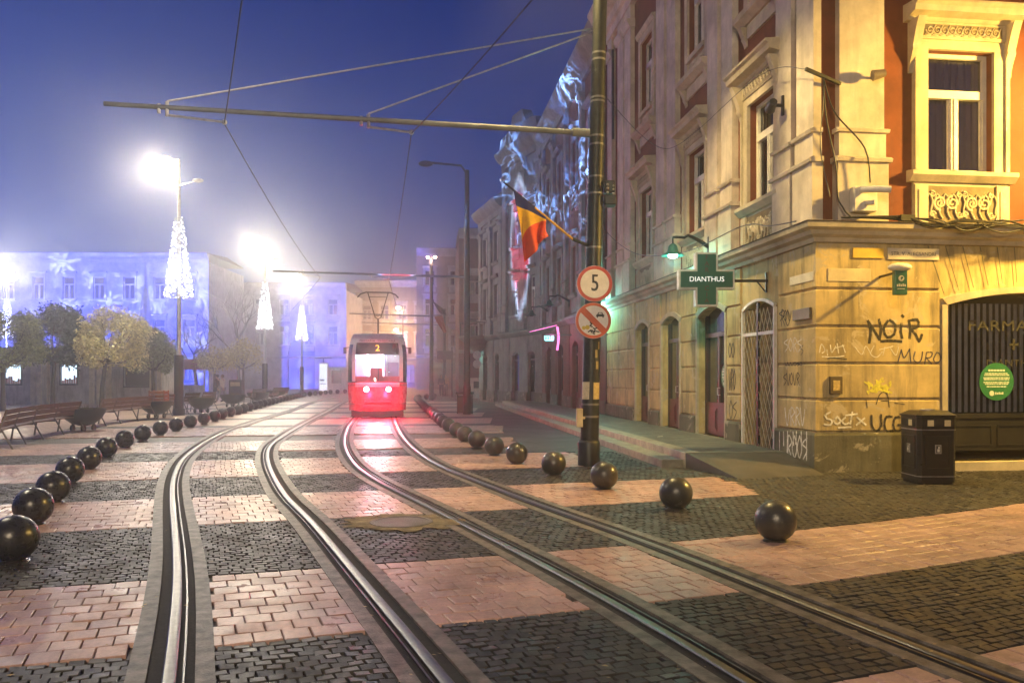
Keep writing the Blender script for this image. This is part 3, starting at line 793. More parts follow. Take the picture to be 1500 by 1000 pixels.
sticker(FL, 4.45, 1.62, .27, -.222, 'round green sticker on the glass of the door next to the barred gate', True)
# barred gate
a, b, c, e, rise = gate; d = -.03
gt = thing('security_gate', FL.p((a+b)/2, c, d), 'tall white diamond lattice security gate across an arched doorway', 'gate')
mb = MB(); arch_trim(mb, FL, (a+.05, b-.05, c, e-.04, rise), .05, d, d+.06); FL.box(mb, a+.05, b-.05, 2.42, 2.48, d+.01, d+.05)
mb.build('frame', M['white'], gt)
mb = MB(); FL.box(mb, (a+b)/2-.03, (a+b)/2+.03, c, 3.05, d+.01, d+.055); FL.box(mb, a+.05, b-.05, c+.01, c+.06, d+.01, d+.05); mb.build('centre_post', M['blackmetal'], gt)
mb = MB(); st = .17; hh = 3.02 - c
for s in (1, -1):
    k = -30
    while k < 40:
        x0 = a + k*st; pts = []
        # clip the slanted bar to the opening
        z0, z1 = c+.05, 3.05; slope_ = .5
        xa, xb = x0, x0 + s*slope_*(z1-z0)
        n = 24; seg = [(xa + (xb-xa)*i/n, z0 + (z1-z0)*i/n) for i in range(n+1)]
        seg = [q for q in seg if a+.06 < q[0] < b-.06 and q[1] < e-.1 - rise*(2*(q[0]-a)/(b-a)-1)**2]
        if len(seg) > 1: mb.bar(FL.p(*seg[0], d+.03+.004*s), FL.p(*seg[-1], d+.03+.004*s), .014, .006)
        k += 1
mb.build('lattice', mat('lattice_paint', (.42,.38,.28), .5, bmp=0), gt)
mb = MB(); FL.box(mb, a, b, c, e, -.3, -.285); o = mb.build('door', mat('old_door', (.20,.15,.07), .7, var=.5, scale=3), b1)
# shop window
a, b, c, e, rise = shop; d = -.3
mb = MB(); FR.box(mb, a, b, c+.72, c+.80, d, d+.08); FR.box(mb, a, a+.07, c+.8, e, d, d+.07); FR.box(mb, b-.07, b, c+.8, e, d, d+.07)
FR.box(mb, a, b, c+.16, c+.72, d, d+.06)
for t0 in (a+.12, a+1.12, a+2.12): 
    FR.box(mb, t0, t0+.9, c+.24, c+.26, d+.06, d+.075); FR.box(mb, t0, t0+.9, c+.58, c+.60, d+.06, d+.075); FR.box(mb, t0, t0+.02, c+.26, c+.58, d+.06, d+.075); FR.box(mb, t0+.88, t0+.9, c+.26, c+.58, d+.06, d+.075)
sw = mb.build('shop_window', M['black'], b1)
g = MB(); FR.box(g, a+.07, b-.07, c+.8, e, d-.02, d+.01); g.build('pane', M['pane'], sw)
mb = MB()
for k in range(26):
    t = a+.12 + k*.118; FR.box(mb, t, t+.06, c+.82, 2.9, d-.07, d-.06)
mb.build('blind', mat('blind', (.7,.65,.55), .8, bmp=0), sw)
mb = MB(); FR.text(mb, 'FARMACIA', .27, (a+b)/2-.1, 2.5, d+.016, sx=1.35); FR.text(mb, 'DIANTHUS', .17, (a+b)/2-.1, 1.85, d+.016, sx=1.25)
FR.box(mb, 3.82, 3.86, 2.08, 2.28, d+.011, d+.014); FR.box(mb, 3.75, 3.93, 2.16, 2.20, d+.011, d+.014)
mb.build('lettering', mat('etched_letters', (.035,.035,.03), .6, bmp=0), sw)
mb = MB()
for k in range(26):
    t = a+.15+random.random()*1.9; z = c+.8
    for j in range(7):
        q = random.uniform(-.22,.22); hh = random.uniform(.08,.34); mb.add([FR.p(t-.008,z,d-.08), FR.p(t+.008,z,d-.08), FR.p(t+q*.6+.012,z+hh*.8,d-.07), FR.p(t+q,z+hh,d-.06)], [(0,1,2,3)])
tag(mb.build('window_plants', mat('leaf_dark', (.03,.05,.02), .6, bmp=0), None), 'dark leafy plants along the bottom of the pharmacy shop window', 'plants', kind='stuff')
t_, z_ = fr(1460, 559); sticker(FR, t_+.22, z_, .33, d+.012, 'large round green notice with pale text on the pharmacy shop window', False)
mb = MB(); FR.box(mb, a-.12, b+.1, 0, c, -.3, .16); mb.build('doorstep', M['trim'], b1)
# ------------------------------------------------------------------ writing on the walls
def px_lines(fn, lines): return [[fn(*q) for q in ln] for ln in lines]
def graffiti(F, fn, lines, w, matr, d=.0065, nm='graffiti'):
    mb = MB(); strokes(mb, F, px_lines(fn, lines), d, w); return mb.build(nm, matr, b1w)
random.seed(3)
graffiti(FR, fr, [[(1273,502),(1275,484),(1271,470)],[(1271,470),(1280,484),(1288,497)],[(1288,497),(1290,482),(1287,468)],
 [(1300,470),(1294,482),(1299,494),(1309,490),(1311,476),(1303,469)],[(1320,474),(1319,486),(1321,495)],[(1321,462),(1323,464)],
 [(1332,495),(1333,482),(1331,470)],[(1331,470),(1343,468),(1345,478),(1333,482)],[(1333,482),(1341,490),(1346,500),(1350,490)],[(1290,500),(1305,499),(1320,500)]], .048, M['spray'])
graffiti(FR, fr, [[(1315,530),(1320,512)],[(1320,512),(1324,524),(1332,511)],[(1332,511),(1334,531)],[(1340,515),(1338,526),(1343,531),(1349,527),(1351,515)],
 [(1354,533),(1357,516)],[(1357,516),(1365,516),(1363,523),(1356,524)],[(1356,524),(1365,533)],[(1372,516),(1367,526),(1372,532),(1378,525),(1375,517),(1372,516)]], .021, M['marker'])
graffiti(FR, fr, [[(1276,608),(1277,624),(1283,631),(1290,624),(1290,607)],[(1306,610),(1298,610),(1295,622),(1299,632),(1307,630)],[(1319,611),(1311,611),(1308,622),(1312,632),(1320,629),(1320,622),(1315,622)]], .038, M['spray'], .011)
graffiti(FR, fr, [[(1216,603),(1208,608),(1211,613),(1218,615),(1216,622),(1207,621)],[(1226,610),(1221,616),(1226,621),(1231,616),(1226,610)],[(1238,611),(1233,616),(1237,621),(1243,619)],[(1248,603),(1245,621)],[(1238,608),(1255,606)],[(1255,611),(1268,622)],[(1266,612),(1254,622)],[(1228,626),(1246,625)]], .03, M['spraywhite'], .011)
graffiti(FR, fr, [[(1200,516),(1203,504),(1208,513),(1204,517)],[(1211,512),(1212,520)],[(1216,505),(1218,516),(1224,507)],[(1226,503),(1228,517)],[(1222,510),(1236,506)],[(1234,505),(1238,516)],[(1204,522),(1222,523),(1236,521)]], .018, M['spraywhite'])
graffiti(FR, fr, [[(1252,508),(1262,519),(1268,507),(1276,520)],[(1280,506),(1275,518),(1284,523),(1292,515)],[(1296,508),(1293,520)],[(1288,512),(1308,507)],[(1304,510),(1312,520),(1316,508)]], .013, M['spraywhite'])
graffiti(FR, fr, [[(1212,525),(1222,524),(1240,526)],[(1268,585),(1270,597)],[(1283,592),(1288,578),(1295,574),(1300,580),(1302,596)],[(1310,590),(1325,592)],[(1290,587),(1300,587)]], .016, M['spray'], .008)
lines = []
for k in range(46):
    a = random.uniform(0, 6.28); r0 = random.uniform(0, 13); cx = 1289 + r0*1.5*math.cos(a); cy = 567 + r0*.8*math.sin(a)
    lines.append([(cx,cy),(cx+random.uniform(-7,7),cy+random.uniform(-5,5)),(cx+random.uniform(-9,9),cy+random.uniform(-6,6))])
graffiti(FR, fr, lines, .028, M['sprayyellow'], .0075)
# tags on the street side
def scrib(fn, cx, cy, w, h, n, seed):
    rnd = random.Random(seed); out = []
    for k in range(n):
        x = cx - w/2 + w*(k+.5)/n; s = h/2; q = rnd.choice((0,1,2,3)); dx = w/n*.45
        if q == 0: out.append([(x-dx,cy-s),(x,cy+s),(x+dx,cy-s*.8)])
        elif q == 1: out.append([(x+dx,cy-s*.8),(x-dx,cy-s*.3),(x+dx,cy+s*.2),(x-dx*.6,cy+s)])
        elif q == 2: out.append([(x,cy-s),(x+dx,cy),(x,cy+s*.9),(x-dx,cy),(x,cy-s)])
        else: out += [[(x-dx*.6,cy+s),(x-dx*.5,cy-s),(x+dx,cy-s*.5),(x-dx*.4,cy)],[(x-dx*.4,cy),(x+dx,cy+s)]]
    return out
for (cx,cy,w,h,n,s,ww,m_) in ((1160,555,24,18,5,1,.018,'spray'),(1163,533,26,5,6,2,.016,'spray'),(1151,466,14,24,2,9,.02,'spray'),(1151,462,18,16,3,4,.02,'spray'),(1072,513,9,22,2,5,.03,'spray'),(1073,556,10,30,3,6,.03,'spray'),(1074,600,11,28,2,7,.026,'spray'),(1162,505,26,20,4,8,.018,'spraywhite'),(1165,610,30,26,4,10,.024,'spraywhite'),(1175,512,5,16,1,3,.014,'spray')):
    graffiti(FL, fl, scrib(fl, cx, cy, w, h, n, s), ww, M[m_], .0075)
lines = [[(x,632),(x+random.uniform(-1,1),648+random.random()*26)] for x in (1146,1152,1158,1166,1171,1178,1186)] + scrib(fl, 1172, 655, 30, 34, 4, 12)
graffiti(FL, fl, lines, .03, M['spraywhite'], .054)

# plates and boxes on the walls
def plate(F, fn, x0, y0, x1, y1, label, cat, name, matr, d0=.006, th=.025, text=None, tsize=.1, tm=None, flip=False, sx=1):
    (ta, za), (tb, zb) = fn(x0, y1), fn(x1, y0); t0, t1 = min(ta, tb), max(ta, tb)
    mb = MB(); F.box(mb, t0, t1, za, zb, d0, d0+th); o = mb.build(name, matr, None, bevel=.006); tag(o, label, cat)
    if text:
        tx = MB(); F.text(tx, text, tsize, (t0+t1)/2, (za+zb)/2, d0+th+.002, flip, sx); tx.build('lettering', tm, o)
    return o
M['platewhite'] = mat('enamel_plate', (.66,.6,.48), .4, var=.1, bmp=0); M['plateyellow'] = mat('yellow_plate', (.62,.42,.05), .5, var=.2, bmp=.1)
M['ink'] = mat('ink', (.03,.03,.03), .6, bmp=0)
plate(FR, fr, 1299, 365, 1374, 380, 'long white street name plate lettered STR. V. ALECSANDRI', 'street sign', 'street_plate', M['platewhite'], text='STR. V. ALECSANDRI', tsize=.085, tm=M['ink'], sx=1.05)
plate(FR, fr, 1248, 364, 1293, 378, 'blank yellow plate left of the white street name plate', 'plate', 'wall_plate', M['plateyellow'])
plate(FR, fr, 1212, 394, 1275, 412, 'cream painted panel with worn lettering below the yellow plate', 'plate', 'wall_plate', mat('cream_panel', (.6,.5,.3), .7), th=.012)
plate(FL, fl, 1158, 397, 1193, 419, 'white plate on the street side of the building corner', 'plate', 'wall_plate', mat('pale_panel', (.7,.64,.5), .6), th=.012)
plate(FL, fl, 1165, 450, 1190, 470, 'small grey metal utility box beside the barred gate', 'utility box', 'utility_box', mat('box_brown', (.12,.09,.05), .5), th=.05)
pb = plate(FR, fr, 1214, 551, 1232, 577, 'brown wall box with a torn poster near the corner', 'utility box', 'utility_box', mat('box_dark', (.10,.07,.03), .6), th=.05)
mb = MB(); ta, za = fr(1218, 572); tb, zb = fr(1228, 557); FR.box(mb, ta, tb, za, zb, .056, .06); mb.build('poster', mat('poster', (.5,.36,.12), .8, var=.5, scale=20), pb)
# pharmacy light box hanging over the corner
r_ = (1318-PX0)/FPX; Yb = 12.75; xb = r_*Yb
lb = thing('hanging_sign', (xb, Yb, 3.1), 'small dark green hanging sign with a round white emblem under a white cap', 'sign')
Fb = Frame((xb, Yb), (1,0), (0,-1)); zt = CAM_H + (551-396)/FPX*Yb; zb = CAM_H + (551-432)/FPX*Yb
M['signgreen'] = mat('sign_green', (.02,.13,.08), .4, var=.1, bmp=0)
mb = MB(); Fb.box(mb, -.1, .1, zb, zt, -.05, .05); mb.build('panel', M['signgreen'], lb, bevel=.008)
mb = MB(); mb.sphere((xb, Yb, zt+.05), .19, 20, 10, (1,.6,.38)); mb.build('cap', mat('cap_white', (.75,.7,.55), .4, bmp=0), lb, smooth=60)
mb = MB(); mb.bar((xb, Yb+.05, zt-.02), (xb, Yb+.92, zt-.02), .035, .035); mb.build('bracket', M['blackmetal'], lb)
mb = MB(); disc(mb, Fb, 0, zb+.26, .045, .052, .004, 20); 
for j in range(5): Fb.box(mb, -.07+.03*j, -.05+.03*j, zb+.13, zb+.165+.01*(j%2), .052, .055)
for j in range(4): Fb.box(mb, -.06+.03*j, -.04+.03*j, zb+.085, zb+.1, .052, .055)
mb.build('emblem', M['platewhite'], lb); mb = MB(); Fb.box(mb, -.008, .008, zb+.235, zb+.285, .057, .06); disc(mb, Fb, .01, zb+.27, .018, .057, .003, 12); mb.build('emblem_mark', M['signgreen'], lb)

# pharmacy cross
Yc_ = 15.2; xc = (1033.5-PX0)/FPX*Yc_; zc = CAM_H + (551-410)/FPX*Yc_
cr = thing('pharmacy_cross', (xc, Yc_, zc), 'dark green pharmacy cross sign reading DIANTHUS, hung over the walk', 'sign')
Fc = Frame((xc, Yc_), (1,0), (0,-1))
def cross_poly(w, h, a, b): return [(-w,-b),(-a,-b),(-a,-h),(a,-h),(a,-b),(w,-b),(w,b),(a,b),(a,h),(-a,h),(-a,b),(-w,b)]
def fprism(mb, F, poly, z, d0, d1):
    n = len(poly); vs = [F.p(x, z+y, d) for d in (d0, d1) for x, y in poly]
    mb.add(vs, [tuple(range(n)), tuple(range(n, 2*n))] + [(k, (k+1)%n, (k+1)%n+n, k+n) for k in range(n)])
mb = MB(); fprism(mb, Fc, cross_poly(.53,.51,.21,.185), zc, -.09, .09); mb.build('case', mat('cross_rim', (.72,.72,.66), .35, bmp=0), cr)
for s in (1, -1):
    mb = MB(); fprism(mb, Fc, cross_poly(.495,.475,.175,.15), zc, s*.091, s*.1); mb.build('face', M['signgreen'], cr)
    mb = MB(); Fc.text(mb, 'DIANTHUS', .135, 0, zc, s*.103, s < 0, 1.0); mb.build('lettering', emit('dianthus_letters', (1,.98,.85), 1.1), cr)
    mb = MB()
    for i, ch in enumerate('FARMACIA'):
        z = zc + .41 - i*.117
        if abs(z - zc) > .09: Fc.text(mb, ch, .125, 0, z, s*.1025, s < 0)
    mb.build('side_lettering', mat('red_letters', (.16,.03,.02), .5, bmp=0), cr)
tw, zw = fl(1120, 412); q = FL.p(2.05, zw, 0)
mb = MB(); mb.bar((xc+.53, Yc_, zw), (q.x+.1, Yc_, zw), .045, .05); mb.bar((q.x+.02, Yc_, zw-.22), (q.x+.02, Yc_, zw+.16), .03, .05); mb.bar((q.x-.15, Yc_, zw-.02), (q.x, Yc_, zw-.2), .02, .02)
mb.build('bracket', M['blackmetal'], cr)

# wall lanterns along the street
M['teal'] = emit('teal_lens', (.2,1,.82), 70)
M['lampgreen'] = mat('lamp_green', (.02,.10,.08), .35, .3, bmp=.05)
def lantern(F, t, z, out, lit, label, power=0):
    o = thing('wall_lantern', F.p(t, z, 0), label, 'wall lamp', 'arched arm lanterns along the street front')
    mb = MB(); pts = [F.p(t, z+.1 + .32*math.sin(q*math.pi/2*1.15)*(.75 if q > .6 else 1)*1.0 - (.0), out*q) for q in [i/10 for i in range(11)]]
    mb.tube(pts, [.05-.02*i/10 for i in range(11)], 6); F.box(mb, t-.04, t+.04, z-.12, z+.36, 0, .06)
    e = pts[-1]; mb.tube([e, e + Vector((0,0,-.16))], .018, 6); mb.build('arm', M['blackmetal'], o, smooth=50)
    mb = MB(); mb.lathe([(.03,-.14),(.06,-.16),(.10,-.2),(.13,-.33),(.25,-.40),(.27,-.42),(.25,-.425),(.12,-.35)], 18, Matrix.Translation(e), False); mb.build('shade', M['lampgreen'], o, smooth=50)
    mb = MB(); mb.sphere(e + Vector((0,0,-.41)), .11, 14, 8, (1,1,.6)); mb.build('lens', M['teal'] if lit else M['glass'], o, smooth=60)
    if lit:
        li = bpy.data.lights.new('lantern_light', 'POINT'); li.energy = power; li.color = (.25,1,.78); li.shadow_soft_size = .1
        lo = bpy.data.objects.new('lantern_light', li); COL.objects.link(lo); lo.parent = o; lo.location = e + Vector((0,0,-.56)) - o.location
    return o
lantern(FL, 4.8, 4.42, .88, True, 'lit teal lantern on an arched arm behind the pharmacy cross', 60)
lantern(FL, 14.3, 4.3, .6, True, 'lit teal lantern almost hidden behind the sign pole', 150)
lantern(FL, 21.5, 4.75, .9, False, 'unlit lantern on a dark arm over the pink neon sign', 0)
lantern(FL, 26.8, 4.75, .9, False, 'unlit lantern on a dark arm beyond the pink neon sign', 0)

# camera box, rods and cables
t_, z_ = fr(1258, 293)
cb = thing('camera_box', FR.p(t_, z_, 0), 'white camera housing and junction box above the corner cornice', 'camera')
mb = MB(); FR.box(mb, t_-.2, t_+.2, z_-.23, z_+.18, .06, .22); mb.build('box', M['white'], cb, bevel=.01)
mb = MB(); mb.tube([FR.p(t_-.1,z_+.12,.22), FR.p(t_+.08,z_+.09,.42), FR.p(t_+.26,z_+.07,.5)], .055, 10); mb.tube([FR.p(t_-.02,z_-.1,.22), FR.p(t_+.1,z_-.1,.3)], .04, 8); mb.build('camera', M['white'], cb, smooth=40)
t_, z_ = fr(1280, 115); k_ = thing('floodlight', FR.p(t_, z_, 0), 'small grey spotlight on the pilaster left of the tall window', 'lamp')
mb = MB(); mb.tube([FR.p(t_,z_,.0), FR.p(t_-.02,z_,.14)], .025, 6); mb.build('arm', M['blackmetal'], k_); mb = MB(); mb.tube([FR.p(t_-.12,z_-.02,.16), FR.p(t_+.08,z_+.02,.2)], [.09,.06], 10); mb.build('head', mat('lamp_grey', (.15,.12,.1), .4), k_, smooth=40)
t_, z_ = fl(1148, 155); k_ = thing('floodlight', FL.p(t_, z_, 0), 'dark spotlight on the pilaster on the street side', 'lamp')
mb = MB(); mb.tube([FL.p(t_,z_,0), FL.p(t_,z_,.2)], .03, 6); FL.box(mb, t_-.03, t_+.03, z_-.18, z_+.18, 0, .04); mb.build('arm', M['blackmetal'], k_); mb = MB(); mb.tube([FL.p(t_+.14,z_-.03,.2), FL.p(t_-.1,z_+.03,.24)], [.1,.07], 10); mb.build('head', M['black'], k_, smooth=40)
rod = thing('cable_bracket', FR.p(.2, 6.6, 0), 'black rod bracket carrying cables over the building corner', 'bracket')
a_, b_ = FR.p(-.28, fr(1175,108)[1], .2), FR.p(.42, fr(1230,122)[1]-.02, .02)
mb = MB(); mb.bar(a_, b_, .05, .05); mb.build('rod', M['blackmetal'], rod)
mid = (a_+b_)/2
def cable(pts, r, nm, label=None, cat='cable', parent=None, step=.12):
    mb = MB(); mb.tube(catmull(pts, step), r, 5); o = mb.build(nm, M['wire'] if r < .012 else M['black'], parent, smooth=60)
    if label: tag(o, label, cat)
    return o
cable([mid, FR.p(.25,6.0,.14), FR.p(.75,5.4,.2), fr and FR.p(*fr(1265,272),.2)], .014, 'cable', parent=rod)
cable([mid, FR.p(.12,5.9,.12), FR.p(.28,5.1,.14), FR.p(.3,4.5,.2), FR.p(.5,4.23,.24)], .014, 'cable', parent=rod)
cable([mid, FR.p(.1,6.1,.05), FR.p(.05,5.4,.06), FR.p(.2,4.6,.1)], .008, 'cable', parent=rod)
bun = thing('cable_bundle', FR.p(2, 4.25, .2), 'tangle of black cables lying along the ochre cornice', 'cables')
random.seed(21)
for k in range(7):
    pts = [FR.p(.35,4.24,.18)]; 
    for t in (.9,1.4,1.9,2.5,3.1,3.8,5,7,9): pts.append(FR.p(t+random.uniform(-.1,.1), 4.22 + random.uniform(-.01,.05) - (.0 if t < 1.6 else random.uniform(0,.20)), .20 + (0 if t < 1.6 else random.uniform(.11,.16)) + random.uniform(0,.05)))
    cable(pts, random.choice((.012,.016,.02)), 'cable', parent=bun)
mb = MB(); FR.box(mb, 1.35, 1.6, 4.2, 4.3, .18, .28); mb.build('splice_box', M['black'], bun)
cable([FL.p(0.3,4.26,.2), FL.p(1.2,4.35,.25), FL.p(2.6,4.6,.2), FL.p(6,4.62,.2), FL.p(10,5.2,.3), FL.p(13,6.5,.5), Vector((1.62,14.4,5.3))], .012, 'cable', 'thin black cable looping from the sign pole along the building front')
cable([Vector((1.6,14.4,6.75)), FL.p(6,7.1,.6), FL.p(1.6,7.2,.3), a_], .007, 'cable', 'thin wire from the sign pole to the rod on the building corner')
cable([FL.p(13.6,9.6,.05), FL.p(13.62,12.6,.05)], .05, 'drainpipe', 'grey drainpipe at the far edge of the terracotta building', 'drainpipe')

# raised walk with two steps and a ramp
mb = MB()
FL.extr(mb, [(.052,0),(1.88,0),(1.88,.262),(1.87,.27),(.052,.27)], 1.0, 31)
o = mb.build('raised_walk', mat('walk_asphalt', (.17,.165,.13), .5, var=.35, scale=2.5, bmp=.35, bscale=80)); tag(o, kind='structure')
mb = MB(); n = 30
for k in range(n):
    t0, t1 = 1.0 + k, 2.0 + k - .012; FL.extr(mb, [(1.6,.272),(1.905,.272),(1.91,.262),(1.91,.0),(1.882,.0),(1.882,.2705),(1.6,.2705)], t0, t1)
o = mb.build('walk_kerb', mat('kerb_stone', (.38,.35,.25), .55, var=.35, scale=4, bmp=.3)); tag(o, kind='structure')
mb = MB()
for k in range(30): FL.extr(mb, [(1.912,0),(2.30,0),(2.30,.13),(2.29,.14),(1.912,.14)], 1.1+k, 2.09+k)
o = mb.build('lower_step', mat('step_stone', (.3,.28,.2), .55, var=.35, scale=4, bmp=.3)); tag(o, kind='structure')
mb = MB(); P = FL.p
r0 = [P(.99,.27,.06), P(.99,.27,1.9), P(.99,0,1.9), P(.99,0,.06)]; r1 = [P(-.45,.012,.06), P(-.75,.012,1.62)]
mb.add([P(.99,.268,.06), P(.99,.268,1.9), P(-.75,.012,1.62), P(-.45,.012,.06), P(.99,0,.06), P(.99,0,1.9), P(-.75,0,1.62), P(-.45,0,.06)], [(0,1,2,3),(4,5,6,7),(0,1,5,4),(1,2,6,5),(2,3,7,6),(3,0,4,7)])
o = mb.build('ramp', M['asphalt']); tag(o, kind='structure')

# litter bin
Yb = 11.75; bx = (1374-PX0)/FPX*Yb
bn = thing('litter_bin', (bx, Yb+.29, 0), 'square black litter bin with two silver lines in front of the shop window', 'litter bin')
w = .285
def sq(mb, w0, w1, z0, z1, ch=.05):
    def ring(w, z): return [(bx+x, Yb+.29+y, z) for x, y in ((-w+ch,-w),(w-ch,-w),(w,-w+ch),(w,w-ch),(w-ch,w),(-w+ch,w),(-w,w-ch),(-w,-w+ch))]
    mb.add(ring(w0, z0) + ring(w1, z1), [tuple(range(8)), tuple(range(8,16))] + [(k, (k+1)%8, (k+1)%8+8, k+8) for k in range(8)])
mb = MB(); sq(mb, w-.02, w-.015, 0, .06); sq(mb, w, w, .06, .82); mb.build('body', M['blackplastic'], bn, bevel=.006)
hd = MB(); sq(hd, w+.005, w+.005, .84, 1.02); sq(hd, w+.02, w+.02, 1.021, 1.05); sq(hd, w+.01, w*.72, 1.051, 1.11); hb = hd.build('hood', M['blackplastic'], bn, bevel=.006)
for z0, z1 in ((.822,.838),(.135,.148)): mb = MB(); sq(mb, w+.004, w+.004, z0, z1); mb.build('silver_line', M['steel'], bn)
Fb = Frame((bx, Yb), (1,0), (0,-1)); Fs = Frame((bx-w, Yb+.29), (0,-1), (-1,0))
mb = MB()
for F in (Fb, Fs):
    F.box(mb, -.2, .2, .875, .99, .006, .012)
mb.build('opening', M['dark'], hb)
mb = MB(); Fb.box(mb, -.16, -.07, .885, .975, .013, .017); Fb.box(mb, .09, .18, .885, .975, .013, .017); Fs.box(mb, .02, .12, .885, .975, .013, .017); mb.build('sticker', mat('bin_sticker', (.6,.52,.3), .5, bmp=0), hb)
mb = MB()
for F in (Fb, Fs):
    F.box(mb, -.19, .19, .25, .27, .001, .012); F.box(mb, -.19, .19, .72, .74, .001, .012); F.box(mb, -.19, -.17, .27, .72, .001, .012); F.box(mb, .17, .19, .27, .72, .001, .012)
mb.build('door', M['blackplastic'], bn)
mb = MB()
for F in (Fb, Fs): F.box(mb, -.045, .045, .48, .61, .002, .01); 
mb.build('emblem', mat('emblem_grey', (.35,.33,.28), .4, bmp=0), bn)
mb = MB()
for F in (Fb, Fs): F.box(mb, -.03, .03, .495, .595, .0105, .013)
mb.build('emblem_back', M['black'], bn)
mb = MB()
for F in (Fb, Fs): F.box(mb, -.018, .018, .505, .55, .0135, .016); F.box(mb, -.006, .02, .555, .585, .0135, .016)
mb.build('emblem_figure', mat('emblem_white', (.6,.58,.5), .5, bmp=0), bn)
mb = MB(); mb.lathe([(.11,1.11),(.11,1.125),(.09,1.13),(.085,1.122),(.01,1.12)], 20, Matrix.Translation((bx, Yb+.29, 0))); mb.build('ash_plate', M['steel'], bn, smooth=40)

# ------------------------------------------------------------------ sign pole with its bracket arm
pb = Vector((1.385, 14.35, 0)); lean = Vector((.024, 0, 1))
M['band'] = mat('clamp_steel', (.22,.22,.21), .5, .5, bmp=.05)
def pp(z): return pb + lean*z
sp = thing('tram_pole', pb, 'tall dark green steel pole with road signs, posters and a long bracket arm', 'pole')
mb = MB(); mb.lathe([(.20,0),(.2,.42),(.185,.47),(.17,.48)], 24, Matrix.Translation(pb)); mb.build('base', M['pole'], sp, smooth=40)
mb = MB(); mb.tube([pp(.3), pp(2.4), pp(5.9), pp(10.5)], [.165,.155,.135,.115], 24); mb.build('shaft', M['pole'], sp, smooth=40)
for z in (1.12,.9,5.78,5.93,6.55,6.62,4.9,5.2,7.3,3.93,7.42):
    mb = MB(); r = .165 - .0055*z + .006; mb.lathe([(r,-.018),(r,.018)], 24, Matrix.Translation(pp(z))); mb.build('clamp_band', M['band'], sp, smooth=60)
M['armsteel'] = mat('arm_steel', (.16,.18,.21), .5, .3, bmp=.05)
def arm_and_wires(root, a, b, hang, r=.045):
    mb = MB(); mb.tube([a, b], [r*1.15, r*.85], 12); mb.tube([a, a+(b-a)*.04], r*1.7, 12); arm = mb.build('bracket_arm', M['armsteel'], root, smooth=40)
    for q, out, dz in hang:
        p = a + (b-a)*q; m2 = MB(); u = (b-a).normalized()
        m2.tube([p+Vector((0,0,.09)), p+Vector((0,0,-.14))], .03, 8); m2.tube([p+u*.12+Vector((0,0,.05)), p+u*.12+Vector((0,0,-.1))], .03, 8); m2.tube([p+Vector((0,0,-.12)), p-u*out+Vector((0,0,-dz))], .02, 8)
        m2.sphere(p-u*out+Vector((0,0,-dz)), .045, 10, 6); m2.build('steady_arm', M['steel'], arm, smooth=40)
armA = Vector((1.38, 14.3, 5.98)); armB = Vector((-6.35, 12.4, 6.0))
# tip of the arm as seen: (152,152); the root at the pole: (862,197)
armB = at(152, 152, 12.4)
arm_and_wires(sp, armA, armB, [(.885, .86, .18), (.49, .72, .17)])
def sign_disc(px, py, r, label):
    Y = 14.08; p = at(px, py, Y); o = thing('road_sign', p, label, 'road sign'); F = Frame((p.x, p.y), (1,.02), (.02,-1))
    mb = MB(); disc(mb, F, 0, p.z, r, -.01, .02); disc(mb, F, 0, p.z, r*.5, -.06, .045, 12); mb.build('backing', M['steel'], o)
    return o, F, p
M['signred'] = mat('sign_red', (.52,.05,.02), .4, var=.12, scale=8, bmp=0); M['signwhite'] = mat('sign_white', (.86,.83,.76), .4, var=.08, scale=10, bmp=0)
R_ = .318
o, F, p = sign_disc(871, 415.5, R_, 'round white speed sign with a red rim and a black 5')
mb = MB(); disc(mb, F, 0, p.z, R_*.985, .012, .004, 48); mb.build('rim', M['signred'], o); mb = MB(); disc(mb, F, 0, p.z, R_*.8, .018, .003, 48); mb.build('face', M['signwhite'], o)
mb = MB(); F.text(mb, '5', .42, 0, p.z, .024, sx=.72); F.text(mb, '5', .42, .008, p.z, .0245, sx=.72); mb.build('numeral', M['ink'], o)
M['signorange'] = mat('sign_red_faded', (.62,.10,.02), .4, var=.12, scale=8, bmp=0)
o, F, p = sign_disc(869, 469.5, R_, 'round no motor vehicles sign with a red slash and peeling black stickers')
mb = MB(); disc(mb, F, 0, p.z, R_*.985, .012, .004, 48); mb.build('rim', M['signorange'], o); mb = MB(); disc(mb, F, 0, p.z, R_*.83, .018, .003, 48); mb.build('face', M['signwhite'], o)
mb = MB(); k = .057; c45 = .7071*R_*.84
mb.add([F.p(-c45-k*.7,p.z+c45-k*.7,.024), F.p(-c45+k*.7,p.z+c45+k*.7,.024), F.p(c45+k*.7,p.z-c45+k*.7,.024), F.p(c45-k*.7,p.z-c45-k*.7,.024)], [(0,1,2,3)]); mb.build('slash', M['signorange'], o)
mb = MB(); z = p.z
fprism(mb, F, [(.05,.07),(.19,.07),(.19,.1),(.172,.11),(.155,.145),(.085,.145),(.068,.11),(.05,.1)], z, .026, .028); F.box(mb, .06, .08, z+.05, z+.07, .026, .028); F.box(mb, .16, .18, z+.05, z+.07, .026, .028)
random.seed(9)
strokes(mb, F, [[(-.06,z-.03),(-.03,z-.06),(-.06,z-.09),(-.02,z-.11)],[(-.09,z-.2),(-.05,z-.17),(-.03,z-.21)],[(-.03,z-.17),(.0,z-.2),(.03,z-.17),(.02,z-.21)],[(.0,z-.13),(.02,z-.15),(.06,z-.13)],[(.05,z-.19),(.1,z-.2)],[(-.01,z-.22),(.02,z-.24)]], .027, .022)
mb.build('car_symbol', M['ink'], o)
mb = MB(); fprism(mb, F, [(.088,.112),(.152,.112),(.142,.134),(.098,.134)], z, .0285, .0295); mb.build('car_windscreen', M['signwhite'], o)
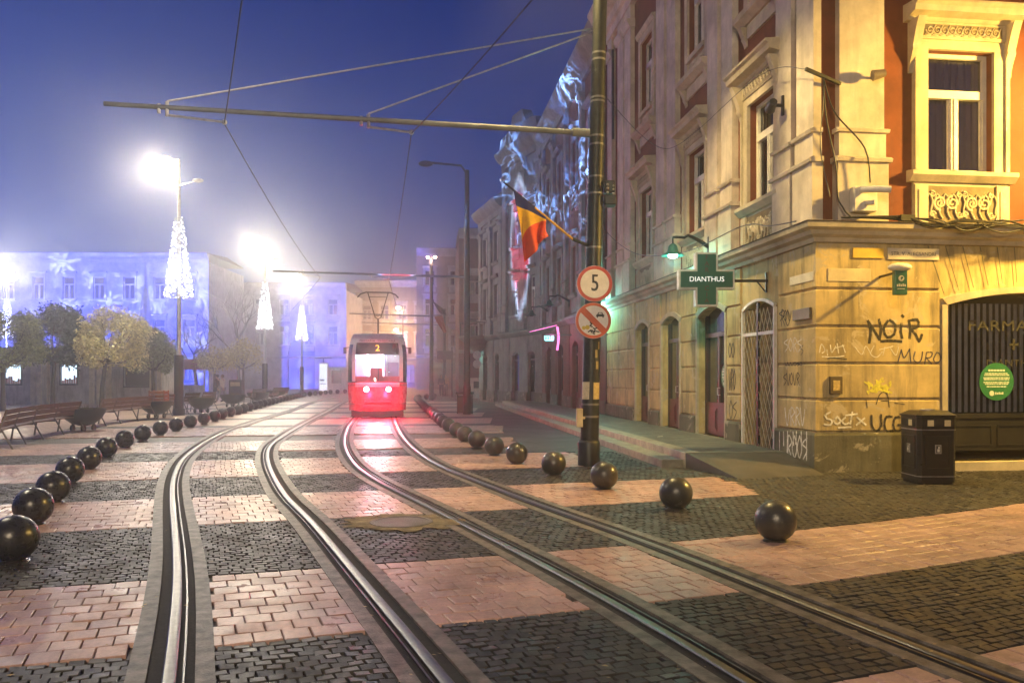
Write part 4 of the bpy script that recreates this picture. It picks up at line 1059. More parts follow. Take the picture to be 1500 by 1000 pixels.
mb = MB(); disc(mb, F, -.17, z-.13, .035, .023, .003, 16); disc(mb, F, -.105, z-.12, .04, .023, .002, 16); mb.build('yellow_sticker', mat('sticker_yellow', (.65,.5,.05), .5, bmp=0), o)
# posters, box, traffic-light unit
def paper(z0, z1, ang, w, label, c, nm='poster', cat='poster'):
    mb = MB(); n = 8
    for k in range(n):
        a0, a1 = ang + w*(k/n-.5), ang + w*((k+1)/n-.5)
        def q(a, z):
            c_ = pp(z); r = .165 - .0045*z + .006; return (c_.x + r*math.sin(a), c_.y - r*math.cos(a), z)
        mb.add([q(a0,z0), q(a1,z0), q(a1,z1), q(a0,z1)], [(0,1,2,3)])
    tag(mb.build(nm, mat('paper', c, .8, var=.2, scale=25, bmp=.1)), label, cat)
paper(1.21, 1.52, -.75, 1.0, 'torn white poster on the left of the pole shaft', (.6,.52,.34))
paper(1.21, 1.51, .65, .9, 'yellowed poster on the right of the pole shaft', (.55,.42,.18))
random.seed(4)
for i, (z, a, w) in enumerate(((1.95,.45,.3),(1.75,.6,.35),(2.1,.8,.2))): paper(z, z+.14, a, w, ['torn scrap of paper above the yellowed poster','curled remnant of a bill below the round signs','little paper shred right beneath the no motor vehicles sign'][i], (.35,.28,.14), 'paper_scrap', 'paper')
bp_ = at(849, 612, 14.2)
mb = MB(); mb.box(bp_.x-.055, bp_.x+.055, 14.15, 14.3, bp_.z-.16, bp_.z+.17); mb.box(bp_.x+.055, bp_.x+.1, 14.2, 14.26, bp_.z-.02, bp_.z+.02)
tag(mb.build('junction_box', mat('box_cream', (.62,.52,.3), .5), bevel=.01), 'narrow cream box on the left side of the sign pole near its base', 'box')
tl = thing('signal_unit', pp(4.95) + Vector((.24,0,0)), 'black signal box with glinting bolts on the right of the sign pole', 'signal box')
mb = MB(); c_ = pp(4.93); mb.box(c_.x+.15, c_.x+.36, 14.2, 14.5, 4.68, 4.86); mb.box(c_.x+.15, c_.x+.34, 14.22, 14.48, 4.9, 5.12); mb.build('case', M['black'], tl, bevel=.02)
mb = MB()
for dz in (.02,.08,-.06): mb.sphere(Vector((c_.x+.2, 14.19, 4.95+dz)), .025, 8, 6); mb.sphere(Vector((c_.x+.3, 14.19, 4.93+dz)), .02, 8, 6)
mb.build('bolts', M['steel'], tl)
mb = MB(); mb.bar(pp(4.75), (c_.x+.2, 14.35, 4.75), .04, .04); mb.bar(pp(5.05), (c_.x+.2, 14.35, 5.05), .04, .04); mb.build('strap', M['blackmetal'], tl)
# guy wires and contact wires
def straight(a, b, r, label, cat='wire', sag=0, nm='overhead_wire'):
    mb = MB(); n = 14; mb.tube([a + (b-a)*(i/n) - Vector((0,0,sag*4*(i/n)*(1-i/n))) for i in range(n+1)], r, 5)
    return tag(mb.build(nm, M['steel'] if nm == 'stay_wire' else M['wire'], None, smooth=60), label, cat)
straight(pp(7.9), armA + (armB-armA)*.885 + Vector((0,0,.1)), .016, 'pale stay rod running from the pole top to the outer part of the bracket arm', 'stay wire', nm='stay_wire')
straight(pp(7.86), armA + (armB-armA)*.49 + Vector((0,0,.1)), .016, 'pale stay rod running from the pole top to the middle of the bracket arm', 'stay wire', nm='stay_wire')
hA = armA + (armB-armA)*.885; uA = (armB-armA).normalized()
w1p = hA - uA*.86 + Vector((0,0,-.2)); w2p = armA + (armB-armA)*.49 - uA*.72 + Vector((0,0,-.19))
# second and third masts
def mast(px, Y, ztop, label, arms, lamp=None):
    p = Vector(((px-PX0)/FPX*Y, Y, 0)); o = thing('tram_mast', p, label, 'pole')
    mb = MB(); mb.tube([p, p+Vector((0,0,1.2))], .17, 14); mb.tube([p+Vector((0,0,1.1)), p+Vector((0,0,5)), p+Vector((0,0,ztop))], [.14,.13,.10], 14); mb.build('shaft', M['pole'], o, smooth=40)
    for a, b in arms: arm_and_wires(o, a, b, [(.85,.7,.2),(.5,.7,.2)])
    return o, p
Y2 = 34; p2 = Vector(((684-PX0)/FPX*Y2, Y2, 0))
a2 = at(684, 406, Y2); b2 = at(400, 397, 32.8)
m2o, _ = mast(684, Y2, 10.4, 'dark mast with an unlit street lamp arm on the right of the tram', [(a2, b2)])
mb = MB(); t0 = p2 + Vector((0,0,10.25)); e = at(622, 240, 33.6)
mb.tube([t0, t0+Vector((-.25,0,.35)), e+Vector((.3,0,.04)), e], .05, 8); mb.build('lamp_arm', M['blackmetal'], m2o, smooth=40)
mb = MB(); mb.sphere(e+Vector((.05,0,0)), .32, 14, 8, (1,.6,.4)); mb.build('lamp_head', M['pole'], m2o, smooth=60)
Y3 = 54; a3 = at(632, 463, Y3); b3 = at(512, 459, 52)
m3o, p3 = mast(632, Y3, 9.7, 'slim distant mast topped by two small lit lamps', [(a3, b3)])
M['warmlens'] = emit('warm_lens', (1,.78,.55), 60)
mb = MB()
for s in (-1, 1): mb.tube([p3+Vector((0,0,9.65)), p3+Vector((s*.25,0,9.75))], .03, 6); 
mb.build('lamp_arm', M['blackmetal'], m3o)
for s in (-1, 1):
    mb = MB(); mb.sphere(p3+Vector((s*.25,0,9.68)), .1, 10, 6, (1,1,.7)); mb.build('lamp_head', M['warmlens'], m3o)
li = bpy.data.lights.new('mast_light', 'POINT'); li.energy = 220; li.color = (1,.55,.5); li.shadow_soft_size = .2
lo = bpy.data.objects.new('mast_light', li); COL.objects.link(lo); lo.parent = m3o; lo.location = (0,-.2,9.45)
a4 = at(650, 476, 66); b4 = at(530, 472, 64)
mast(651, 66, 7.2, 'faint far mast half hidden behind the slim lamp mast', [(a4, b4)])
def hang(a, b, q): return a + (b-a)*q - (b-a).normalized()*.7 + Vector((0,0,-.22))
straight(at(362,-60,8.6), w1p, .011, 'left overhead contact wire from above the camera to the near bracket arm', 'contact wire', .05)
straight(w1p, hang(a2,b2,.85), .011, 'left overhead contact wire between the two nearest bracket arms', 'contact wire', .18)
straight(hang(a2,b2,.85), hang(a3,b3,.85) + Vector((-7,3,0)), .011, 'left overhead contact wire beyond the second bracket arm', 'contact wire', .1)
straight(at(830,-60,8.6), w2p, .011, 'right overhead contact wire from above the camera to the near bracket arm', 'contact wire', .05)
straight(w2p, hang(a2,b2,.5), .011, 'right overhead contact wire between the two nearest bracket arms', 'contact wire', .18)
straight(hang(a2,b2,.5), hang(a3,b3,.5), .011, 'right overhead contact wire above the tram', 'contact wire', .1)

q = FL.p(4.6, .272, 1.3); mb = MB(); mb.add([q, q+Vector((.13,.03,.012)), q+Vector((.15,.15,.02)), q+Vector((.02,.13,.005))], [(0,1,2),(0,2,3)]); tag(mb.build('paper_scrap', M['platewhite']), 'small white paper scrap lying on the raised walk', 'litter')
# flags
fg = thing('flag', pp(3.98), 'blue yellow and red flag drooping from a yellow pole on the sign pole', 'flag')
fa, fb = at(853, 362, 14.2), at(738, 267, 13.6)
mb = MB(); mb.tube([fa + (fb-fa)*.12, fa + (fb-fa)*.62], .022, 8); mb.build('flagpole', mat('flagpole_yellow', (.6,.34,.03), .45, bmp=0), fg, smooth=40)
mb = MB(); mb.tube([fa + (fb-fa)*.62, fb], .018, 8); mb.build('pole_tip', M['black'], fg, smooth=40)
mb = MB(); mb.tube([pp(3.93), fa + (fb-fa)*.13], .032, 8); mb.build('socket', M['black'], fg)
def cloth(parent, hoist0, hoist1, fly0, fly1, stripes, seed):
    n, mm = 26, 30; rnd = random.Random(seed); ph = rnd.uniform(0, 6)
    def pos(u, v):
        a = hoist0.lerp(hoist1, u); b = fly0.lerp(fly1, u); p = a.lerp(b, v)
        sw = math.sin(v*math.pi)*.05; p += Vector((0, .12*v*math.sin(u*11+ph+v*1.5), -sw)); p.x += .035*v*math.sin(u*9+1+v*4+ph); return p
    for nm, mt, f0, f1 in stripes:
        mb = MB(); idx = []
        for j in range(mm+1):
            for i in range(n+1):
                u = i/n; v0, v1 = f0(u), f1(u); mb.v.append(tuple(pos(u, v0 + (v1-v0)*j/mm)))
        for j in range(mm):
            for i in range(n): q = j*(n+1)+i; mb.f.append((q, q+1, q+n+2, q+n+1))
        o = mb.build(nm, mt, parent, smooth=60); s = o.modifiers.new('solid', 'SOLIDIFY'); s.thickness = .004
def fabric(nm, c):
    m = mat(nm, c, .85, var=.15, scale=8, bmp=.1, bscale=200); return m
cloth(fg, at(752,278,13.65), at(800,317,13.9), at(771,383,13.75), at(801,347,13.9),
      [('blue_stripe', fabric('flag_blue', (.012,.02,.16)), lambda u: 0, lambda u: .2 - .08*u),
       ('yellow_stripe', fabric('flag_yellow', (.72,.42,.02)), lambda u: .2 - .08*u, lambda u: .66 - .5*u),
       ('red_stripe', fabric('flag_red', (.62,.07,.02)), lambda u: .66 - .5*u, lambda u: 1.0)], 2)
for (x0,y0,x1,y1,fx,fy,gx,gy,lab,c) in ((633,440,652,455,644,459,655,462,'small dark flag on the slim lamp mast', (.03,.025,.03)), (634,462,648,462,650,488,655,486,'small dark red flag hanging on the slim lamp mast', (.22,.012,.012))):
    o = thing('flag', at(x0, y0, 53.5), lab, 'flag'); mb = MB(); mb.tube([at(x0-1,y0,53.8), at(x1,y1,53.2)], .03, 6); mb.build('flagpole', M['blackmetal'], o)
    cloth(o, at(x0+2,y0+2,53.5), at(x1,y1,53.3), at(fx,fy,53.4), at(gx,gy,53.3), [('cloth', fabric('flag_dark', c), lambda u: 0, lambda u: 1)], 5)
# ------------------------------------------------------------------ buildings further along the street on the right
def simple_facade(root, F, T, H, floors, bays, wall, trim, gops, pil=None, margin=1.2, plinth=True, wd=.9, thick=9):
    """floors: list of (z0,z1) of the window openings; bays: list of t centres; gops: openings at street level"""
    ops = list(gops)
    for z0, z1 in floors:
        for t in bays: ops.append((t-wd/2, t+wd/2, z0, z1))
    mb = MB(); F.panel(mb, 0, T, 0, H-.9, ops, 0, .25)
    mb.quad(F.p(0,0,0), F.p(0,0,-thick), F.p(0,H-.9,-thick), F.p(0,H-.9,0)); mb.quad(F.p(T,0,0), F.p(T,0,-thick), F.p(T,H-.9,-thick), F.p(T,H-.9,0)); mb.quad(F.p(0,0,-thick), F.p(T,0,-thick), F.p(T,H-.9,-thick), F.p(0,H-.9,-thick))
    w = mb.build('wall', wall, root)
    mb = MB(); F.box(mb, .3, T-.3, .02, H-1, -.62, -.6); mb.build('inner_wall', M['dark'], w)
    mb = MB(); F.extr(mb, [(.0,H-.9),(.12,H-.9),(.16,H-.6),(.3,H-.5),(.5,H-.3),(.6,H-.1),(.6,H),(-.3,H)], 0, T); mb.build('roof_cornice', trim, root, smooth=30)
    mb = MB(); F.extr(mb, [(.45,H),(.45,H+.06),(-thick/2,H+(2.6 if pil else .5)),(-thick,H+.06),(-thick,H)], 0, T); mb.build('roof', M['roof'], root)
    for z0, z1 in floors:
        for t in bays:
            o = window(root, F, (t-wd/2, t+wd/2, z0, z1), 0, M['white'] if trim is not M['faint'] else trim, M['glass'], fw=.08, depth=.2)
            mb = MB(); a, b = t-wd/2, t+wd/2
            F.box(mb, a-.2, a, z0, z1+.14, 0, .07); F.box(mb, b, b+.2, z0, z1+.14, 0, .07); F.box(mb, a, b, z1, z1+.14, 0, .07)
            F.extr(mb, [(0,z1+.4),(.2,z1+.4),(.3,z1+.5),(.3,z1+.55),(0,z1+.62)], a-.3, b+.3); F.box(mb, a-.2, b+.2, z1+.141, z1+.4, 0, .05)
            F.extr(mb, [(0,z0-.2),(.12,z0-.2),(.2,z0-.1),(.2,z0-.02),(0,z0-.001)], a-.26, b+.26); F.box(mb, a-.1, b+.1, z0-.8, z0-.2, 0, .05)
            mb.build('window_surround', trim, o, smooth=30)
    for o_ in gops:
        a, b, c, e = o_[:4]; mb = MB(); F.box(mb, a, b, c, e-.02 if e > 4 else c+.7, -.22, -.16); F.box(mb, a, a+.08, c+.7, e, -.22, -.16); F.box(mb, b-.08, b, c+.7, e, -.22, -.16); F.box(mb, a+.08, b-.08, 2.5, 2.6, -.22, -.16)
        d_ = mb.build('door', M['wood'], root); g = MB(); F.box(g, a+.05, b-.05, c+.65, e, -.25, -.2); g.build('pane', M['glass'], d_)
    if plinth:
        t = 0
        for o_ in sorted(gops): mb = MB(); F.box(mb, t, o_[0]-.02, 0, .75, 0, .06); mb.build('plinth', M['plinth'], root); t = o_[1]+.02
        mb = MB(); F.box(mb, t, T, 0, .75, 0, .06); mb.build('plinth', M['plinth'], root)
    mb = MB(); F.extr(mb, [(0,3.85),(.1,3.9),(.25,4.05),(.27,4.15),(0,4.2)], 0, T); mb.build('cornice', trim, root)
    if pil:
        for t in pil:
            pilaster(root, F, t-.3, t+.3, .0, 4.2, H-.9, trim)
            mb = MB(); 
            for z0, z1 in rows: F.box(mb, t-.55, t+.55, z0, z1, 0, .04)
            mb.build('quoin', wall, root)
M['greywall'] = stucco('grey_stucco', (.24,.225,.2), .5); M['faint'] = stucco('pale_facade', (.38,.36,.35), .2); M['brownwall'] = stucco('brown_facade', (.22,.16,.11), .25)
M['redfar'] = stucco('maroon_stucco', (.17,.065,.045), .3, gc=(.1,.05,.04))
F2 = Frame(FL.p(14.70), FLu, FLn)
b2 = thing('townhouse', FL.p(21, 0, -4), 'maroon townhouse with cream pilasters lit by a pale blue swirling projection', 'building')
simple_facade(b2, F2, 14.1, 14.2, [(5.1,7.1),(9.5,11.5)], [2.2,5.6,9.0,12.2], M['redfar'], M['dimtrim'], [(1.5,2.8,.27,3.1,.2),(5.0,6.2,.27,3.1,.2),(8.4,9.6,.27,3.1,.2),(11.6,12.8,.27,3.1,.2)], pil=[.5,3.9,7.3,10.6,13.6])
Q0 = FL.p(28.85); Q1 = Vector((-.5,47,0)); Q2 = Vector((-2.1,52.5,0))
def fr2(a, b): u = (b-a).normalized(); return Frame(a, u, (-u.y, u.x)), (b-a).length
F3, L3 = fr2(Q0, Q1); F4, L4 = fr2(Q1, Q2)
b3 = thing('gabled_house', (1.5, 48, 0), 'tall pale gabled house covered by a red and white projected figure', 'building')
simple_facade(b3, F3, L3, 14.6, [(5.1,7.1),(9.0,11.0)], [1.3,3.6], M['greywall'], M['dimtrim'], [(1.0,2.0,.1,3.0,.2),(3.2,4.2,.1,3.0,.2)], pil=[.35,2.45,L3-.35], thick=7)
mb = MB(); M_ = Frame(F3.O, F3.u, F3.n)
n_ = [(.0,14.62),(L3,14.62),(L3-.3,15.4),(L3*.7,15.6),(L3*.62,16.3),(L3*.38,16.3),(L3*.3,15.6),(.3,15.4)]
fprism(mb, F3, n_, 0, -.3, .3); mb.build('gable', M['dimtrim'], b3)
b4 = thing('end_house', (0, 53, 0), 'lower grey house with a rounded balcony at the far end of the terrace', 'building')
simple_facade(b4, F4, L4, 12.2, [(5.2,7.2),(8.6,10.4)], [1.5,4.2], M['greywall'], M['dimtrim'], [(1.0,2.0,.1,3.0,.2),(3.8,4.8,.1,3.0,.2)], pil=[.4,2.85,L4-.4], thick=6)
mb = MB(); c4 = F4.p(L4-.9, 4.1, .4); mb.lathe([(.15,-1.1),(.35,-.8),(.8,-.4),(1.1,-.12),(1.2,0),(1.2,.1)], 20, Matrix.Translation(c4)); bal = mb.build('balcony', M['dimtrim'], b4, smooth=40)
mb = MB()
for k in range(22):
    a = 2*math.pi*k/22; q = c4 + Vector((1.12*math.cos(a), 1.12*math.sin(a), .1)); mb.tube([q, q+Vector((0,0,.85))], .02, 4)
mb.tube([c4 + Vector((1.12*math.cos(2*math.pi*k/22), 1.12*math.sin(2*math.pi*k/22), .95)) for k in range(23)], .035, 6, False); mb.build('railing', M['blackmetal'], bal)
lantern(F4, L4-.1, 3.7, .7, True, 'tiny lit green lantern at the far end of the terrace', 60)
# neon sign over a shop in the maroon house
q = at(806, 494, 34.2)
ns = thing('neon_sign', q, 'small shop sign glowing cyan with a pink neon edge', 'sign'); Fn = Frame((q.x, q.y), (1,0), (0,-1))
mb = MB(); Fn.box(mb, -.24, .16, q.z-.16, q.z+.14, -.06, .06); mb.build('panel', M['black'], ns)
mb = MB(); Fn.text(mb, 'me', .36, -.05, q.z, .063); Fn.box(mb, -.22, .13, q.z-.14, q.z-.09, .062, .064); mb.build('lettering', emit('cyan_neon', (.2,.95,1), 5), ns)
mb = MB(); pts = [Vector((q.x+.3, q.y, q.z-.55)), Vector((q.x+.36, q.y, q.z)), Vector((q.x+.3, q.y, q.z+.45))]; mb.tube(catmull(pts, .1), .045, 8); mb.tube([Vector((q.x+.28,q.y,q.z+.52)), at(776,486,38)], .014, 6); mb.build('neon_tube', emit('pink_neon', (1,.18,.6), 2.5), ns)
mb = MB(); mb.bar(Vector((q.x+.16, q.y, q.z+.1)), FL.p(21, q.z+.1, 0), .05, .05); mb.build('bracket', M['blackmetal'], ns)
li = bpy.data.lights.new('neon_light', 'POINT'); li.energy = 25; li.color = (1,.3,.75); li.shadow_soft_size = .2
lo = bpy.data.objects.new('neon_light', li); COL.objects.link(lo); lo.parent = ns; lo.location = (.1,-.35,0)

# ------------------------------------------------------------------ far buildings round the square
def block(name, O, u, T, H, floors, bays, wall, label, gops=(), wd=1.2, thick=12):
    u = Vector((u[0], u[1], 0)).normalized(); n = Vector((u.y, -u.x, 0))
    F = Frame(O, u, n); r = thing(name, F.p(T/2, 0, -thick/2), label, 'building')
    simple_facade(r, F, T, H, floors, bays, wall, M['faint'], list(gops), wd=wd, thick=thick, plinth=False); return F
block('palace', (-66, 86), (1,.02), 33, 14.9, [(1.2,3.2),(5.4,7.8),(10,12.4)], [1.7+3.25*i for i in range(10)], M['faint'], 'long three storey palace bathed in blue light with projected snowflakes')
block('school', (-40, 101), (1,.0), 19, 13.4, [(5.6,8),(9.4,11.4)], [1.8+3.1*i for i in range(6)], M['faint'], 'pale two storey building with a tall dark doorway behind the lamp posts', [(11.6,15.0,.1,6.4,.8),(2,3.3,1,4.0)])
block('street_house', (-22, 112), (1,-.06), 10.5, 15, [(5.2,7.4),(9.6,11.6)], [1.6+2.5*i for i in range(4)], M['brownwall'], 'faint brown house in the warm fog directly behind the tram', [(2,3.4,.1,3.2),(7,8.4,.1,3.2)])
block('street_house', (-11.5, 96), (1,.1), 6.5, 17, [(5.2,7.4),(9.0,11.0),(12.6,14.4)], [1.6,4.6], M['brownwall'], 'foggy tan house to the right of the tram behind the slim lamp mast', [(2,3.4,.1,3.2)])
block('street_house', (-5.2, 78), (1,.1), 9, 16, [(5.2,7.4),(9.6,11.6)], [1.6+2.5*i for i in range(3)], M['redfar'], 'dark purplish house at the end of the street beside the terrace', [(2,3.4,.1,3.2)])
block('street_house', (-100, 74), (1,.1), 34, 12, [(1.2,3.2),(5.2,7.6)], [2+3.2*i for i in range(10)], M['faint'], 'low pale house at the left edge of the square in the fog')
# ------------------------------------------------------------------ market huts
M['lithut'] = emit('lit_display', (.62,.8,1), 2.2); M['hutwall'] = stucco('hut_plaster', (.55,.53,.5), .6, gc=(.14,.13,.12)); M['hutpost'] = mat('hut_post', (.62,.56,.42), .7)
def hut(px0, px1, Y, lit, label):
    x0, x1 = (px0-PX0)/FPX*Y, (px1-PX0)/FPX*Y; w = x1-x0; F = Frame((x0, Y), (1,0), (0,-1)); r = thing('market_hut', F.p(w/2, 0, -1.2), label, 'hut', 'market huts behind the round trees')
    wa, wb = w*.42-.55, w*.42+.55; op = [(wa,wb,1.15,2.35)] if lit else [(w*.3,w*.8,1.0,2.2)]
    mb = MB(); F.panel(mb, 0, w, 0, 2.75, op, 0, .12); mb.quad(F.p(0,0,0),F.p(0,0,-2.4),F.p(0,2.75,-2.4),F.p(0,2.75,0)); mb.quad(F.p(w,0,0),F.p(w,0,-2.4),F.p(w,2.75,-2.4),F.p(w,2.75,0)); mb.build('wall', M['hutwall'], r)
    mb = MB(); F.extr(mb, [(.35,2.72),(.35,2.8),(-1.2,3.35),(-2.7,2.8),(-2.7,2.72)], -.2, w+.2); mb.build('roof', M['roof'], r)
    mb = MB()
    for t in (.02, w*.78, w-.3): mb = MB(); F.box(mb, t, t+.28, 0, 2.72, .005, .09); mb.build('post', M['hutpost'], r)
    a, b, c, e = op[0]; mb = MB(); F.box(mb, a, a+.08, c, e, -.1, .05); F.box(mb, b-.08, b, c, e, -.1, .05); F.box(mb, a, b, c-.05, c+.05, -.1, .055); F.box(mb, a, b, e-.07, e+.02, -.1, .055); wn = mb.build('window', M['black'], r)
    mb = MB(); F.box(mb, a+.05, b-.05, c+.05, e-.07, -.14, -.11); mb.build('display', M['lithut'] if lit else M['dark'], wn)
    if lit:
        mb = MB(); rnd = random.Random(px0)
        for k in range(7): t = a+.15+(b-a-.3)*k/6; F.box(mb, t-.05, t+.05, c+.05, c+.05+rnd.uniform(.15,.55), -.109, -.06)
        mb.build('goods', mat('goods', (.35,.08,.08), .6, var=.6, scale=8), wn)
hut(-12, 62, 46, True, 'plastered market hut with a lit display at the left edge of the photo')
hut(66, 150, 46.5, True, 'plastered market hut with a lit display behind the yellowish tree')
hut(156, 238, 47, False, 'unlit market hut right of the lit ones')
# red awning stall further back
q0 = at(262, 0, 58); F = Frame((q0.x-2, 58), (1,0), (0,-1)); r = thing('market_stall', F.p(2, 0, 0), 'small stall with a reddish awning beside the nearest lamp post', 'stall')
mb = MB()
for t in (0, 1.9, 3.8): mb = MB(); F.box(mb, t, t+.1, 0, 2.3, -.05, .05); mb.build('post', M['hutpost'], r)
mb = MB(); F.extr(mb, [(.6,2.1),(.6,2.14),(-.8,2.9),(-.8,2.86)], -.2, 4.1); mb.build('awning', mat('awning', (.3,.09,.08), .8), r); mb = MB(); F.box(mb, 0, 3.9, .1, 1.0, -.02, .02); mb.build('counter', M['hutwall'], r)

# ------------------------------------------------------------------ street lamps with cones of lights
M['led'] = emit('led', (.93,.95,1), 7, 'NONE'); M['lamp'] = emit('lamp_lens', (1,.88,.62), 260, 'NONE')
M['ledstem'] = mat('led_net', (.25,.26,.28), .6, bmp=0)
LAMPS = []
def street_lamp(p, label, lit=True, power=5400, cone=True, colr=(1,.88,.64), h=10.6, name='street_lamp', side=-1, aim=None, cone_=165):
    p = Vector(p); o = thing(name, p, label, 'street lamp', 'street lamps with cones of fairy lights along the square' if cone else None)
    mb = MB(); mb.tube([p, p+Vector((0,0,2.5))], .19, 12); mb.lathe([(.24,0),(.24,.25),(.2,.3)], 12, Matrix.Translation(p)); mb.build('base_sleeve', M['blackmetal'], o, smooth=40)
    mb = MB(); mb.tube([p+Vector((0,0,2.4)), p+Vector((0,0,h))], [.095,.06], 12); pl = mb.build('pole', M['steel'], o, smooth=40)
    t = p + Vector((0,0,h)); e = t + Vector((.45*side,-.25,.02)); e2 = t + Vector((-.75*side,.1,-.85))
    mb = MB(); mb.tube([t+Vector((0,0,-.5)), t+Vector((0.02*side,0,-.02)), e], .035, 6); mb.tube([t+Vector((0,0,-1.1)), e2], .03, 6); mb.build('arm', M['steel'], o)
    for q, on in ((e, True), (e2, False)):
        mb = MB(); mb.sphere(q, .2, 12, 8, (1.2,.8,.42)); hd = mb.build('lamp_head', M['steel'], o, smooth=60)
        if on and lit:
            mb = MB(); mb.sphere(q+Vector((0,-.03,-.09)), .2, 12, 8, (1,.8,.5)); mb.build('lens', M['lamp'], hd, smooth=60)
            li = bpy.data.lights.new('street_light', 'SPOT' if aim else 'POINT'); li.energy = power; li.color = colr; li.shadow_soft_size = .22
            if aim: li.spot_size = R(cone_); li.spot_blend = .8
            lo = bpy.data.objects.new('street_light', li); COL.objects.link(lo); lo.parent = o; lo.location = q + Vector((0,-.05,-.32)) - p
            if aim: lo.rotation_mode = 'QUATERNION'; lo.rotation_quaternion = Vector(aim).to_track_quat('-Z', 'Y')
    if cone:
        z0, z1, r0, r1 = 4.86, 8.15, .56, .16; rnd = random.Random(int(p.y))
        mb = MB()
        for k in range(720):
            q = 1 - math.sqrt(rnd.random())*.98 if rnd.random() < .6 else rnd.random()
            a = rnd.random()*6.283; r = (r0 + (r1-r0)*q)*rnd.uniform(.82,1.06); c = p + Vector((r*math.cos(a), r*math.sin(a), z0 + (z1-z0)*q + rnd.uniform(-.05,.05))); s = rnd.uniform(.014,.028)
            mb.add([c+Vector((s,0,0)), c+Vector((-s,0,0)), c+Vector((0,s,0)), c+Vector((0,-s,0)), c+Vector((0,0,s)), c+Vector((0,0,-s))], [(0,2,4),(2,1,4),(1,3,4),(3,0,4),(2,0,5),(1,2,5),(3,1,5),(0,3,5)])
        cn = mb.build('light_string', M['led'], o); tag(cn, kind='stuff')
        mb = MB()
        for k in range(14):
            a = k*6.283/14; mb.tube([p+Vector((r0*math.cos(a), r0*math.sin(a), z0)), p+Vector((r1*math.cos(a), r1*math.sin(a), z1))], .012, 4)
        for j in range(7):
            q = j/6; r = r0+(r1-r0)*q; mb.tube([p+Vector((r*math.cos(k*6.283/18), r*math.sin(k*6.283/18), z0+(z1-z0)*q)) for k in range(19)], .012, 4, False)
        mb.build('net', M['ledstem'], cn)
        li = bpy.data.lights.new('cone_light', 'POINT'); li.energy = 160; li.color = (.9,.94,1); li.shadow_soft_size = .5
        lo = bpy.data.objects.new('cone_light', li); COL.objects.link(lo); lo.parent = o; lo.location = (.0,-.75,6)
    return o
street_lamp(((262-PX0)/FPX*33, 33, 0), 'nearest street lamp carrying a tall bright cone of white fairy lights', aim=(-.55,-.6,-.95))
street_lamp(((388-PX0)/FPX*55, 55, 0), 'second street lamp with a cone of white lights, behind the planters', power=4700, aim=(.25,-1,-.6))
street_lamp(((442-PX0)/FPX*73, 73, 0), 'third street lamp with a small cone of white lights beside the dark doorway', power=4000, aim=(.2,-1,-.55))
street_lamp(((10-PX0)/FPX*67, 67, 0), 'lamp glowing at the left edge above the dark round trees', power=5400, aim=(.5,-1,-.45))
for (px, py, Y, lab) in ((583,451,100,'upper of the two warm street lights glowing in the fog above the tram'), (580,483,108,'lower of the two warm street lights glowing in the fog above the tram')):
    p = at(px, py, Y); o = thing('street_light', (p.x, p.y, 0), lab, 'street lamp', 'warm street lights in the fog')
    mb = MB(); mb.tube([Vector((p.x+.6,p.y,0)), Vector((p.x+.6,p.y,p.z+.2)), Vector((p.x,p.y,p.z+.25))], .08, 8); mb.build('pole', M['blackmetal'], o)
    mb = MB(); mb.sphere(p, .3, 10, 6, (1,1,.6)); mb.build('lens', emit('warm_glow', (1,.66,.25), 60, 'NONE'), o)
    li = bpy.data.lights.new('warm_light', 'POINT'); li.energy = 2200; li.color = (1,.55,.2); li.shadow_soft_size = .3
    lo = bpy.data.objects.new('warm_light', li); COL.objects.link(lo); lo.parent = o; lo.location = (p.x - o.location.x, -.4, p.z-.5)

